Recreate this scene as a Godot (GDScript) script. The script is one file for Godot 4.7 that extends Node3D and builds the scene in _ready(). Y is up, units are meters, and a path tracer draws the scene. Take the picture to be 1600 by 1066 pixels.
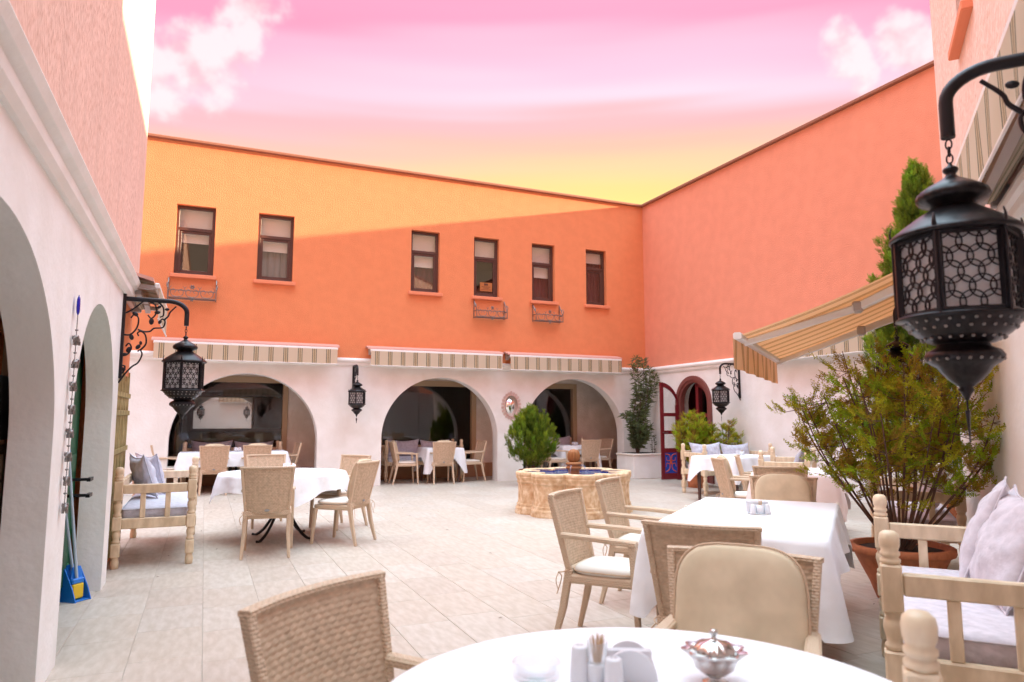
extends Node3D
# A walled restaurant courtyard under a pink evening sky. y is up, metres; the courtyard's long axis runs along -z.

const ZB := -14.66      # face of the back wall
const XL := -0.70       # face of the arcade beside the camera
const XR := 10.05       # face of the long side wall
const ROOF := 6.78
var M := {}
var used := {}
var rng := RandomNumberGenerator.new()
const DG := Vector3(0.766, 0, -0.643)     # along the slanting wall, away from the camera
const DN := Vector3(-0.643, 0, -0.766)    # out of the slanting wall, into the court
const QC := Vector3(6.78, 0, -4.56)       # far corner of the slanting wall

# ------------------------------------------------------------------ mesh builder
class B:
	var st := SurfaceTool.new()
	var tint := Color.WHITE
	func _init() -> void:
		st.begin(Mesh.PRIMITIVE_TRIANGLES)
	func flat() -> B:
		st.set_smooth_group(-1)
		return self
	func smooth(g := 0) -> B:
		st.set_smooth_group(g)
		return self
	func v(p: Vector3, uv := Vector2.ZERO) -> void:
		st.set_color(tint)
		st.set_uv(uv)
		st.add_vertex(p)
	# points counter-clockwise as seen from outside
	func tri(a: Vector3, b: Vector3, c: Vector3) -> void:
		v(a); v(c); v(b)
	func quad(a: Vector3, b: Vector3, c: Vector3, d: Vector3) -> void:
		v(a, Vector2(0, 0)); v(c, Vector2(1, 1)); v(b, Vector2(1, 0))
		v(a, Vector2(0, 0)); v(d, Vector2(0, 1)); v(c, Vector2(1, 1))
	func quv(p: Array, uv: Array) -> void:
		for k in [0, 2, 1, 0, 3, 2]:
			v(p[k], uv[k])
	func poly_out(p: Array, c: Vector3) -> void:
		var n: Vector3 = (p[1] - p[0]).cross(p[2] - p[0])
		var m := Vector3.ZERO
		for q in p: m += q
		m /= p.size()
		if n.dot(m - c) < 0.0:
			p.reverse()
		for k in range(1, p.size() - 1):
			tri(p[0], p[k], p[k + 1])
	func box(c: Vector3, s: Vector3, bs := Basis.IDENTITY, bev := 0.0) -> B:
		flat()
		var h := s * 0.5
		if bev <= 0.0:
			for ax in 3:
				for sg in [-1.0, 1.0]:
					var q := []
					for k in [[-1, -1], [1, -1], [1, 1], [-1, 1]]:
						var l := Vector3.ZERO
						l[ax] = sg * h[ax]
						l[(ax + 1) % 3] = k[0] * h[(ax + 1) % 3]
						l[(ax + 2) % 3] = k[1] * h[(ax + 2) % 3]
						q.append(c + bs * l)
					poly_out(q, c)
			return self
		var e := Vector3(minf(bev, h.x * 0.9), minf(bev, h.y * 0.9), minf(bev, h.z * 0.9))
		var pt := func(sx: float, sy: float, sz: float, ax: int) -> Vector3:
			var l := Vector3(sx * (h.x - e.x), sy * (h.y - e.y), sz * (h.z - e.z))
			l[ax] = [sx, sy, sz][ax] * h[ax]
			return c + bs * l
		for ax in 3:
			var a1 := (ax + 1) % 3
			var a2 := (ax + 2) % 3
			for sg in [-1.0, 1.0]:
				var q := []
				for k in [[-1.0, -1.0], [1.0, -1.0], [1.0, 1.0], [-1.0, 1.0]]:
					var d := [0.0, 0.0, 0.0]
					d[ax] = sg; d[a1] = k[0]; d[a2] = k[1]
					q.append(pt.call(d[0], d[1], d[2], ax))
				poly_out(q, c)
			for s1 in [-1.0, 1.0]:
				for s2 in [-1.0, 1.0]:
					var q2 := []
					for k in [[-1.0, a1], [1.0, a1], [1.0, a2], [-1.0, a2]]:
						var d := [0.0, 0.0, 0.0]
						d[ax] = k[0]; d[a1] = s1; d[a2] = s2
						q2.append(pt.call(d[0], d[1], d[2], k[1]))
					poly_out(q2, c)
		for sx in [-1.0, 1.0]:
			for sy in [-1.0, 1.0]:
				for sz in [-1.0, 1.0]:
					poly_out([pt.call(sx, sy, sz, 0), pt.call(sx, sy, sz, 1), pt.call(sx, sy, sz, 2)], c)
		return self
	# a bar from a to b with a rectangular section that may taper
	func bar(a: Vector3, b: Vector3, wa: Vector2, wb := Vector2.ZERO, up := Vector3.UP, bev := 0.0) -> B:
		flat()
		if wb == Vector2.ZERO: wb = wa
		var z := (b - a).normalized()
		if absf(z.dot(up)) > 0.98: up = Vector3(0, 0, 1)
		var x := up.cross(z).normalized()
		var y := z.cross(x)
		var c := (a + b) * 0.5
		var ring := func(p: Vector3, w: Vector2, cut: float) -> Array:
			var r := []
			for k in [[-1, -1, 1, 0], [1, -1, -1, 0], [1, -1, 0, 1], [1, 1, 0, -1], [1, 1, -1, 0], [-1, 1, 1, 0], [-1, 1, 0, -1], [-1, -1, 0, 1]]:
				r.append(p + x * (k[0] * w.x * 0.5 + k[2] * cut) + y * (k[1] * w.y * 0.5 + k[3] * cut))
			return r
		if bev > 0.0:
			var ra: Array = ring.call(a, wa, bev)
			var rb: Array = ring.call(b, wb, bev)
			for k in 8:
				poly_out([ra[k], ra[(k + 1) % 8], rb[(k + 1) % 8], rb[k]], c)
			poly_out(ra, c); poly_out(rb, c)
		else:
			var ka := []
			var kb := []
			for k in [[-1, -1], [1, -1], [1, 1], [-1, 1]]:
				ka.append(a + x * k[0] * wa.x * 0.5 + y * k[1] * wa.y * 0.5)
				kb.append(b + x * k[0] * wb.x * 0.5 + y * k[1] * wb.y * 0.5)
			for k in 4:
				poly_out([ka[k], ka[(k + 1) % 4], kb[(k + 1) % 4], kb[k]], c)
			poly_out(ka, c); poly_out(kb, c)
		return self
	# profile of (radius, height) from bottom to top
	func lathe(pr: Array, seg := 20, xf := Transform3D.IDENTITY, ripple := 0.0, waves := 0, r0 := 0, r1 := 99) -> B:
		smooth(1)
		for i in pr.size() - 1:
			for k in seg:
				var p := []
				var t := []
				for q in [[i, k], [i, k + 1], [i + 1, k + 1], [i + 1, k]]:
					var a: float = TAU * (q[1] % seg) / seg
					var r: float = pr[q[0]].x
					if waves and q[0] >= r0 and q[0] <= r1: r *= 1.0 + ripple * cos(a * waves)
					p.append(xf * Vector3(r * sin(a), pr[q[0]].y, r * cos(a)))
					t.append(Vector2(float(q[1]) / seg, pr[q[0]].y))
				if pr[i].x < 1e-5:
					for m in [0, 2, 3]: pass
					v(p[0], t[0]); v(p[3], t[3]); v(p[2], t[2])
				elif pr[i + 1].x < 1e-5:
					v(p[0], t[0]); v(p[2], t[2]); v(p[1], t[1])
				else:
					quv(p, t)
		return self
	func tube(p: Array, r0: float, r1 := -1.0, seg := 6, cap := true, squash := 1.0) -> B:
		if r1 < 0.0: r1 = r0
		smooth(2)
		var rings := []
		var nrm := Vector3.ZERO
		for i in p.size():
			var d: Vector3 = (p[mini(i + 1, p.size() - 1)] - p[maxi(i - 1, 0)]).normalized()
			if i == 0:
				nrm = d.cross(Vector3.UP)
				if nrm.length() < 0.05: nrm = d.cross(Vector3(0, 0, 1))
			nrm = (nrm - d * nrm.dot(d)).normalized()
			var bn := d.cross(nrm)
			var r := lerpf(r0, r1, float(i) / maxi(p.size() - 1, 1))
			var ring := []
			for k in seg:
				var a := TAU * k / seg
				ring.append(p[i] + nrm * cos(a) * r + bn * sin(a) * r * squash)
			rings.append(ring)
		for i in p.size() - 1:
			for k in seg:
				var j := (k + 1) % seg
				quad(rings[i][k], rings[i][j], rings[i + 1][j], rings[i + 1][k])
		if cap:
			flat()
			var n := p.size() - 1
			for k in range(1, seg - 1):
				tri(rings[0][0], rings[0][k + 1], rings[0][k])
				tri(rings[n][0], rings[n][k], rings[n][k + 1])
		return self
	# flat outline in xy given thickness along z from z0 to z1
	func prism(poly: PackedVector2Array, z0: float, z1: float, xf := Transform3D.IDENTITY) -> B:
		flat()
		if Geometry2D.is_polygon_clockwise(poly): poly.reverse()
		var ix := Geometry2D.triangulate_polygon(poly)
		for k in range(0, ix.size(), 3):
			var a := poly[ix[k]]
			var b := poly[ix[k + 1]]
			var c := poly[ix[k + 2]]
			if (b - a).cross(c - a) < 0.0:
				var sw := b
				b = c
				c = sw
			tri(xf * Vector3(a.x, a.y, z1), xf * Vector3(b.x, b.y, z1), xf * Vector3(c.x, c.y, z1))
			tri(xf * Vector3(a.x, a.y, z0), xf * Vector3(c.x, c.y, z0), xf * Vector3(b.x, b.y, z0))
		for k in poly.size():
			var a := poly[k]
			var b := poly[(k + 1) % poly.size()]
			quad(xf * Vector3(a.x, a.y, z0), xf * Vector3(b.x, b.y, z0), xf * Vector3(b.x, b.y, z1), xf * Vector3(a.x, a.y, z1))
		return self
	# f(u, v) -> point; outside is where u goes right and v goes up
	func grid(nu: int, nv: int, f: Callable, uvs := Vector2.ONE, g := 3) -> B:
		smooth(g)
		var pts := []
		for j in nv + 1:
			for i in nu + 1:
				pts.append(f.call(float(i) / nu, float(j) / nv))
		for j in nv:
			for i in nu:
				var a := j * (nu + 1) + i
				quv([pts[a], pts[a + 1], pts[a + nu + 2], pts[a + nu + 1]], [Vector2(i, j) / Vector2(nu, nv) * uvs, Vector2(i + 1, j) / Vector2(nu, nv) * uvs, Vector2(i + 1, j + 1) / Vector2(nu, nv) * uvs, Vector2(i, j + 1) / Vector2(nu, nv) * uvs])
		return self
	# wall in xy with rectangular holes, front at z=0, back at z=-t
	func wall(r: Rect2, holes: Array, t: float, xf: Transform3D) -> B:
		flat()
		var xs := [r.position.x, r.end.x]
		var ys := [r.position.y, r.end.y]
		for h in holes:
			xs.append_array([h.position.x, h.end.x]); ys.append_array([h.position.y, h.end.y])
		xs.sort(); ys.sort()
		for i in xs.size() - 1:
			for j in ys.size() - 1:
				if xs[i + 1] - xs[i] < 1e-4 or ys[j + 1] - ys[j] < 1e-4: continue
				var m := Vector2(xs[i] + xs[i + 1], ys[j] + ys[j + 1]) * 0.5
				var open := false
				for h in holes:
					if h.has_point(m): open = true
				if open: continue
				quad(xf * Vector3(xs[i], ys[j], 0), xf * Vector3(xs[i + 1], ys[j], 0), xf * Vector3(xs[i + 1], ys[j + 1], 0), xf * Vector3(xs[i], ys[j + 1], 0))
				quad(xf * Vector3(xs[i + 1], ys[j], -t), xf * Vector3(xs[i], ys[j], -t), xf * Vector3(xs[i], ys[j + 1], -t), xf * Vector3(xs[i + 1], ys[j + 1], -t))
		var rims := [[r, 1]]
		for h in holes: rims.append([h, -1])
		for w in rims:
			var c := [w[0].position, Vector2(w[0].end.x, w[0].position.y), w[0].end, Vector2(w[0].position.x, w[0].end.y)]
			for k in 4:
				var a: Vector2 = c[k]
				var b: Vector2 = c[(k + 1) % 4]
				if w[1] < 0:
					var sw := a
					a = b
					b = sw
				quad(xf * Vector3(a.x, a.y, -t), xf * Vector3(b.x, b.y, -t), xf * Vector3(b.x, b.y, 0), xf * Vector3(a.x, a.y, 0))
		return self
	# wall in xy with arched openings [centre, half width, spring, top]
	func arcade(x0: float, x1: float, y1: float, arches: Array, t: float, xf: Transform3D, seg := 40) -> B:
		var cur := x0
		for ar in arches:
			var a0: float = ar[0] - ar[1]
			flat()
			_slab(cur, a0, 0, 0, y1, t, xf)
			var px := a0
			var py: float = ar[2]
			quad(xf * Vector3(a0, 0, 0), xf * Vector3(a0, 0, -t), xf * Vector3(a0, py, -t), xf * Vector3(a0, py, 0))
			for k in range(1, seg + 1):
				var th := PI - PI * k / seg
				var nx: float = ar[0] + cos(th) * ar[1]
				var ny: float = ar[2] + sin(th) * (ar[3] - ar[2])
				flat()
				_slab(px, nx, py, ny, y1, t, xf)
				smooth(7)
				quad(xf * Vector3(px, py, -t), xf * Vector3(nx, ny, -t), xf * Vector3(nx, ny, 0), xf * Vector3(px, py, 0))
				px = nx
				py = ny
			flat()
			quad(xf * Vector3(px, 0, -t), xf * Vector3(px, 0, 0), xf * Vector3(px, ar[2], 0), xf * Vector3(px, ar[2], -t))
			cur = px
		flat()
		_slab(cur, x1, 0, 0, y1, t, xf)
		for e in [[x0, -1], [x1, 1]]:
			var p := [xf * Vector3(e[0], 0, 0), xf * Vector3(e[0], 0, -t), xf * Vector3(e[0], y1, -t), xf * Vector3(e[0], y1, 0)]
			if e[1] > 0: quad(p[0], p[1], p[2], p[3])
			else: quad(p[1], p[0], p[3], p[2])
		quad(xf * Vector3(x0, y1, 0), xf * Vector3(x1, y1, 0), xf * Vector3(x1, y1, -t), xf * Vector3(x0, y1, -t))
		return self
	func _slab(xa: float, xb: float, ya: float, yb: float, y1: float, t: float, xf: Transform3D) -> void:
		if xb - xa < 1e-5: return
		quad(xf * Vector3(xa, ya, 0), xf * Vector3(xb, yb, 0), xf * Vector3(xb, y1, 0), xf * Vector3(xa, y1, 0))
		quad(xf * Vector3(xb, yb, -t), xf * Vector3(xa, ya, -t), xf * Vector3(xa, y1, -t), xf * Vector3(xb, y1, -t))
	# a moulding: outline (depth out of the wall, height) swept along x from x0 to x1
	func mould(pr: Array, x0: float, x1: float, xf: Transform3D) -> B:
		flat()
		for k in pr.size():
			var a: Vector2 = pr[k]
			var b: Vector2 = pr[(k + 1) % pr.size()]
			quad(xf * Vector3(x0, a.y, a.x), xf * Vector3(x1, a.y, a.x), xf * Vector3(x1, b.y, b.x), xf * Vector3(x0, b.y, b.x))
		for k in range(1, pr.size() - 1):
			tri(xf * Vector3(x0, pr[0].y, pr[0].x), xf * Vector3(x0, pr[k].y, pr[k].x), xf * Vector3(x0, pr[k + 1].y, pr[k + 1].x))
			tri(xf * Vector3(x1, pr[0].y, pr[0].x), xf * Vector3(x1, pr[k + 1].y, pr[k + 1].x), xf * Vector3(x1, pr[k].y, pr[k].x))
		return self
	func mesh() -> ArrayMesh:
		st.generate_normals()
		st.index()
		return st.commit()

# ------------------------------------------------------------------ scene helpers
func numbered(n: String) -> String:
	if not used.has(n):
		used[n] = 0
		return n
	used[n] += 1
	return "%s_%03d" % [n, used[n]]

func tag(o: Node3D, label: String, category: String, group := "") -> Node3D:
	o.set_meta("label", label); o.set_meta("category", category)
	if group: o.set_meta("group", group)
	return o

func thing(called: String, label: String, category: String, at := Vector3.ZERO, turn := 0.0, group := "") -> Node3D:
	var o := Node3D.new()
	o.name = numbered(called)
	o.position = at
	o.rotation.y = turn
	add_child(o)
	return tag(o, label, category, group)

func part(called: String, b, mat: Material, parent: Node3D, at := Vector3.ZERO) -> MeshInstance3D:
	var o := MeshInstance3D.new()
	o.mesh = b.mesh() if b is B else b
	o.material_override = mat
	o.position = at
	if parent == self:
		o.name = numbered(called)
		add_child(o)
	else:
		var n := called
		var k := 0
		while parent.has_node(n):
			k += 1
			n = "%s_%03d" % [called, k]
		o.name = n
		parent.add_child(o, true)
	return o

func stuff(o: Node3D) -> Node3D:
	o.set_meta("kind", "stuff")
	return o

func copy(src: Node3D, label: String, at: Vector3, turn: float, group := "") -> Node3D:
	var o: Node3D = src.duplicate()
	o.name = numbered(str(src.name).rstrip("0123456789").trim_suffix("_"))
	add_child(o)
	o.position = at
	o.rotation.y = turn
	o.set_meta("label", label)
	if group: o.set_meta("group", group)
	return o

func face(f: Vector3) -> float:
	return atan2(f.x, f.z)

func spline(p: Array, n := 8) -> Array:
	var out := []
	for i in p.size() - 1:
		var a = p[maxi(i - 1, 0)]
		var d = p[mini(i + 2, p.size() - 1)]
		for k in n:
			out.append(p[i].cubic_interpolate(p[i + 1], a, d, float(k) / n))
	out.append(p[-1])
	return out

# ------------------------------------------------------------------ materials
func lin(r: float, g: float, b: float) -> Color:
	return Color(r, g, b).linear_to_srgb()

func noise_tex(freq: float, lo: Color, hi: Color, size := 512, sd := 1, oct := 4, kind := FastNoiseLite.TYPE_SIMPLEX_SMOOTH, normal := 0.0) -> NoiseTexture2D:
	var n := FastNoiseLite.new()
	n.noise_type = kind
	n.frequency = freq
	n.fractal_octaves = oct
	n.seed = sd
	var t := NoiseTexture2D.new()
	t.width = size; t.height = size
	t.seamless = true
	t.noise = n
	if normal > 0.0:
		t.as_normal_map = true
		t.bump_strength = normal
	else:
		var g := Gradient.new()
		g.set_color(0, lo); g.set_color(1, hi)
		g.set_offset(0, 0.15); g.set_offset(1, 0.85)
		t.color_ramp = g
	return t

func mat(called: String, c: Color, rough := 0.7, metal := 0.0) -> StandardMaterial3D:
	var m := StandardMaterial3D.new()
	m.resource_name = called
	m.albedo_color = c
	m.roughness = rough
	m.metallic = metal
	M[called] = m
	return m

func textured(m: StandardMaterial3D, t: Texture2D, scale: Vector3, world := true, nrm: Texture2D = null, ns := 1.0) -> void:
	if t: m.albedo_texture = t
	m.uv1_triplanar = true
	m.uv1_world_triplanar = world
	m.uv1_scale = scale
	if nrm:
		m.normal_enabled = true
		m.normal_texture = nrm
		m.normal_scale = ns

func _ready() -> void:
	rng.seed = 7
	setup_view()
	make_materials()
	build_setting()
	build_things()

func setup_view() -> void:
	var cam := Camera3D.new()
	cam.name = "Camera"
	cam.near = 0.05
	cam.far = 400.0
	cam.fov = 52.03
	cam.position = Vector3(0, 1.35, 0)
	cam.rotation = Vector3(deg_to_rad(6.48), deg_to_rad(-23.6), 0)
	var ca := CameraAttributesPhysical.new()
	ca.frustum_focal_length = 24.59
	ca.frustum_focus_distance = 6.5
	ca.frustum_near = 0.05
	ca.frustum_far = 400.0
	ca.exposure_aperture = 3.2
	cam.attributes = ca
	add_child(cam)
	cam.current = true
	var we := WorldEnvironment.new()
	we.name = "World"
	var env := Environment.new()
	env.tonemap_mode = Environment.TONE_MAPPER_LINEAR
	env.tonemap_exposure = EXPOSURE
	env.background_mode = Environment.BG_SKY
	env.sdfgi_enabled = true
	env.ssao_enabled = true
	env.ssil_enabled = true
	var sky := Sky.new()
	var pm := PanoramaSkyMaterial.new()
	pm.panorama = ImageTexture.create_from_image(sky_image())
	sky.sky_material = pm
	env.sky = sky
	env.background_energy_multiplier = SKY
	we.environment = env
	add_child(we)
	var sun := DirectionalLight3D.new()
	sun.name = "Sun"
	sun.light_color = Color(1.0, 0.88, 0.72)
	sun.light_energy = 0.95
	sun.light_angular_distance = 1.0
	sun.shadow_enabled = true
	add_child(sun)
	sun.look_at_from_position(Vector3.ZERO, -Vector3(1.0, 0.207, 0.20), Vector3.UP)

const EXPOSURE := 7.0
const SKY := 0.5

var sky_n := FastNoiseLite.new()
var sky_s := FastNoiseLite.new()
# evening colours by height (degrees), linear; hazy pink in view, the unseen part overhead brightened and cooled to light the court
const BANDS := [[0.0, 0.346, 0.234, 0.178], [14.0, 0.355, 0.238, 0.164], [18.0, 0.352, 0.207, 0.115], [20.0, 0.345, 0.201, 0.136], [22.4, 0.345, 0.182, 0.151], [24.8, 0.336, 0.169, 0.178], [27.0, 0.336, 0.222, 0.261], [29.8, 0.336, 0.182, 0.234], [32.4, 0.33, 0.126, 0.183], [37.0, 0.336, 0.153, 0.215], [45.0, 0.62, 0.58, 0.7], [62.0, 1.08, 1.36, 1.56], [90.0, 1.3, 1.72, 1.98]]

func sky_color(az: float, el: float, fine: bool) -> Color:
	var e := maxf(el, 0.0)
	var dir := Vector3(sin(az) * cos(el), sin(el), -cos(az) * cos(el))
	# the streaks are long flat rolls of high cloud that lie across az 0.41 and its opposite
	var off := absf(wrapf(az - 0.412, -PI, PI))
	off = minf(off, PI - off)
	var flat := atan2(sin(e), maxf(cos(off) * cos(e), 0.05))
	var ed := rad_to_deg(lerpf(flat, e, smoothstep(0.75, 1.35, off)))
	var s := sky_s.get_noise_3d(dir.x * 36.0, dir.y * 420.0, dir.z * 36.0)
	var s2 := sky_s.get_noise_3d(dir.x * 30.0 + 50.0, dir.y * 900.0, dir.z * 30.0)
	var eb := clampf(ed + s * 2.6 + s2 * 0.8, 0.0, 89.9)
	var c := Color(1, 1, 1)
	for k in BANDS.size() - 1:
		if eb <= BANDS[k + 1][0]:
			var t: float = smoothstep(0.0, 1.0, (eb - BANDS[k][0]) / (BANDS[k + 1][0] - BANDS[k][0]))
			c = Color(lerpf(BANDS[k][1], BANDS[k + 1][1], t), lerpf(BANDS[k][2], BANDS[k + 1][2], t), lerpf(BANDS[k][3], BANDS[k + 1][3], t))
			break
	# yellow glow low over the far corner of the court
	var da := absf(wrapf(az - 0.60, -PI, PI))
	var glow := exp(-pow(da / 0.34, 2.0)) * exp(-pow((ed - 14.5) / 4.6, 2.0))
	c = c.lerp(Color(0.35, 0.29, 0.08), minf(glow * 1.15, 1.0))
	# rosier to either side of the glow
	var side := 1.0 - exp(-pow(da / 0.62, 2.0))
	var deep := side * smoothstep(22.0, 30.0, ed) * smoothstep(50.0, 40.0, ed)
	c = c.lerp(Color(0.31, 0.10, 0.155), deep * 0.62)
	c *= 1.0 + 0.05 * s2
	# cumulus heads: a few places round the horizon
	var cover := -9.0
	for q in CLOUDS:
		var dx: float = wrapf(az - q[0], -PI, PI) / q[2]
		var dy: float = (el - q[1] - dx * q[2] * q[4]) / q[3]
		cover = maxf(cover, 1.0 - (dx * dx + dy * dy))
	if cover > -0.9:
		var n := sky_n.get_noise_3d(dir.x * 190.0, dir.y * 210.0, dir.z * 190.0)
		var d := cover * 0.85 + n * 0.85 + 0.03
		var a := smoothstep(-0.12, 0.72, d)
		var up := sky_n.get_noise_3d(dir.x * 190.0 + 2.0, dir.y * 210.0 + 5.0, dir.z * 190.0)
		var lit := clampf(0.62 + (n - up) * 1.1 + 0.25 * cover, 0.0, 1.0)
		var w := Color(0.33, 0.185, 0.20).lerp(Color(0.34, 0.275, 0.28), lit)
		c = c.lerp(w, a * 0.88)
	return c

const CLOUDS := [[0.030, 0.512, 0.060, 0.045, 0.5], [-0.035, 0.445, 0.085, 0.060, 0.35], [-0.085, 0.425, 0.06, 0.05, 0.0], [0.882, 0.455, 0.034, 0.045, -0.5], [0.955, 0.452, 0.055, 0.036, -0.4], [1.7, 0.5, 0.14, 0.06, 0.2], [2.6, 0.55, 0.12, 0.06, -0.2], [-0.9, 0.52, 0.13, 0.06, 0.3], [-1.9, 0.47, 0.14, 0.06, -0.1], [-2.8, 0.58, 0.1, 0.05, 0.2]]

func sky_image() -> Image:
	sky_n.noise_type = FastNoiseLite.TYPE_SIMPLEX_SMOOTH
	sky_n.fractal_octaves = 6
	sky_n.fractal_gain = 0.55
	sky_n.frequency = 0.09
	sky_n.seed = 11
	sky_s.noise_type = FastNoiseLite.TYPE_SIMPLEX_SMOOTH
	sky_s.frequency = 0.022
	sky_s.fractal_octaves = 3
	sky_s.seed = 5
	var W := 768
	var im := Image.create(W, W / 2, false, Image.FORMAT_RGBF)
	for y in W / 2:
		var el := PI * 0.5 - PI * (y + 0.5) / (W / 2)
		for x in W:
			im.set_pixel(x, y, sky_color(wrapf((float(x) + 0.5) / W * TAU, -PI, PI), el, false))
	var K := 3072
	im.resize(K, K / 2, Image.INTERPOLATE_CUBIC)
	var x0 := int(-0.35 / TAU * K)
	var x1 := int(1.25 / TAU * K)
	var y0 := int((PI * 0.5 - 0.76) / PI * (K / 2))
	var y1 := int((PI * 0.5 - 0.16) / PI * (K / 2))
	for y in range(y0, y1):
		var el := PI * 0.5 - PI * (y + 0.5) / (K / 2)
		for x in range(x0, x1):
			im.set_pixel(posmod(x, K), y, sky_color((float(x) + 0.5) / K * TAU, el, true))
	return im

func weave_image() -> Image:
	var s := 64
	var im := Image.create(s, s, false, Image.FORMAT_RGB8)
	for y in s:
		for x in s:
			var row := y / 8
			var fx := fposmod(x / 16.0 + (0.5 if row % 2 else 0.0), 1.0)
			var h := sin(fx * PI) * sin((y % 8 + 0.5) / 8.0 * PI)
			im.set_pixel(x, y, Color(h, h, h))
	im.bump_map_to_normal_map(4.0)
	return im

func stripe_image() -> Image:
	var s := 128
	var im := Image.create(s, 4, false, Image.FORMAT_RGB8)
	im.fill(lin(0.70, 0.62, 0.47))
	for q in [[40, 7, lin(0.15, 0.15, 0.10)], [47, 8, lin(0.66, 0.57, 0.40)], [55, 3, lin(0.22, 0.18, 0.10)], [58, 5, lin(0.50, 0.38, 0.20)], [63, 3, lin(0.22, 0.18, 0.10)], [66, 8, lin(0.66, 0.57, 0.40)], [74, 7, lin(0.15, 0.15, 0.10)]]:
		im.fill_rect(Rect2i(q[0], 0, q[1], 4), q[2])
	return im

func make_materials() -> void:
	var white := mat("white_plaster", lin(0.88, 0.865, 0.84), 0.85)
	var rough_n := noise_tex(0.05, Color.BLACK, Color.WHITE, 512, 21, 5, FastNoiseLite.TYPE_SIMPLEX_SMOOTH, 5.0)
	textured(white, noise_tex(0.006, Color(0.965, 0.96, 0.95), Color(1, 1, 1), 512, 3, 5), Vector3(0.6, 0.6, 0.6), true, rough_n, 0.12)
	var stip := noise_tex(0.11, Color.BLACK, Color.WHITE, 512, 22, 3, FastNoiseLite.TYPE_SIMPLEX_SMOOTH, 9.0)
	var orange := mat("orange_plaster", lin(0.76, 0.255, 0.107), 0.9)
	textured(orange, noise_tex(0.008, Color(0.975, 0.97, 0.965), Color(1, 1, 1), 512, 4, 5), Vector3(0.8, 0.8, 0.8), true, stip, 0.28)
	var coral := mat("coral_plaster", lin(0.76, 0.285, 0.175), 0.9)
	textured(coral, noise_tex(0.007, Color(0.975, 0.97, 0.965), Color(1, 1, 1), 512, 8, 5), Vector3(0.8, 0.7, 0.8), true, stip, 0.2)
	var pink := mat("faded_pink_plaster", lin(0.80, 0.51, 0.41), 0.9)
	textured(pink, noise_tex(0.012, Color(0.95, 0.945, 0.94), Color(1, 1, 1), 512, 9, 5), Vector3(0.8, 0.16, 0.8), true, stip, 0.16)
	var peach := mat("pale_peach_plaster", lin(0.82, 0.58, 0.49), 0.9)
	textured(peach, noise_tex(0.012, Color(0.93, 0.92, 0.91), Color(1, 1, 1), 512, 10, 5), Vector3(0.8, 0.16, 0.8), true, stip, 0.22)
	mat("coping", lin(0.30, 0.12, 0.07), 0.8)
	var gal := mat("gallery_plaster", lin(0.86, 0.76, 0.68), 0.9)
	textured(gal, noise_tex(0.006, Color(0.93, 0.92, 0.90), Color(1, 1, 1), 512, 13, 4), Vector3(0.6, 0.6, 0.6), true, rough_n, 0.3)
	mat("terracotta_base", lin(0.46, 0.24, 0.13), 0.85)
	mat("sill_paint", lin(0.74, 0.24, 0.12), 0.7)
	for k in 5:
		var t := mat("travertine_%d" % k, [lin(0.565, 0.48, 0.41), lin(0.59, 0.51, 0.445), lin(0.55, 0.46, 0.395), lin(0.575, 0.485, 0.415), lin(0.565, 0.49, 0.43)][k], 0.42)
		textured(t, noise_tex(0.02, Color(0.925, 0.91, 0.89), Color(1, 1, 1), 512, 30 + k, 6) if k < 3 else M["travertine_%d" % (k - 3)].albedo_texture, Vector3(1.5, 1.0, 0.42), true, rough_n, 0.05)
		t.metallic_specular = 0.4
	mat("joint_mortar", lin(0.47, 0.40, 0.35), 0.95)
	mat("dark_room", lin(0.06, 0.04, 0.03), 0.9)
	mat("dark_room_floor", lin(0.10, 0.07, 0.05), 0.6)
	mat("brown_frame", lin(0.085, 0.035, 0.025), 0.4)
	mat("tan_frame", lin(0.52, 0.36, 0.22), 0.6)
	mat("blind", lin(0.82, 0.76, 0.66), 0.9)
	mat("curtain_maroon", lin(0.13, 0.035, 0.035), 0.95)
	mat("curtain_grey", lin(0.30, 0.27, 0.25), 0.95)
	var glass := mat("window_glass", Color(0.02, 0.025, 0.025, 0.06), 0.02)
	glass.transparency = BaseMaterial3D.TRANSPARENCY_ALPHA
	glass.metallic_specular = 1.0
	var dark_glass := mat("tinted_glass", Color(0.05, 0.045, 0.04, 0.55), 0.02)
	dark_glass.transparency = BaseMaterial3D.TRANSPARENCY_ALPHA
	dark_glass.metallic_specular = 0.8
	var clear := mat("clear_glass", Color(0.75, 0.80, 0.84, 0.10), 0.03)
	clear.transparency = BaseMaterial3D.TRANSPARENCY_ALPHA
	clear.metallic_specular = 1.0
	mat("mirror_glass", Color(0.93, 0.95, 0.94), 0.02, 1.0)
	var wv := ImageTexture.create_from_image(weave_image())
	for q in [["wicker", lin(0.66, 0.49, 0.34)], ["wicker_dark", lin(0.36, 0.25, 0.165)]]:
		var w := mat(q[0], q[1], 0.55)
		textured(w, noise_tex(0.03, Color(0.86, 0.85, 0.84), Color(1, 1, 1), 256, 41, 4), Vector3(3, 3, 3), false)
		var wf := mat(q[0] + "_frame", q[1], 0.55)
		textured(wf, null, Vector3(13, 13, 13), false, wv, 0.8)
	var cush := mat("cream_cushion", lin(0.74, 0.60, 0.42), 0.85)
	cush.rim_enabled = true
	cush.rim = 0.3
	textured(cush, noise_tex(0.01, Color(0.90, 0.89, 0.87), Color(1, 1, 1), 256, 43, 4), Vector3(2, 2, 2), false)
	mat("pale_cushion", lin(0.80, 0.74, 0.66), 0.85)
	mat("cushion_piping", lin(0.62, 0.44, 0.30), 0.9)
	var wood := mat("cream_wood", lin(0.85, 0.68, 0.48), 0.42)
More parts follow.
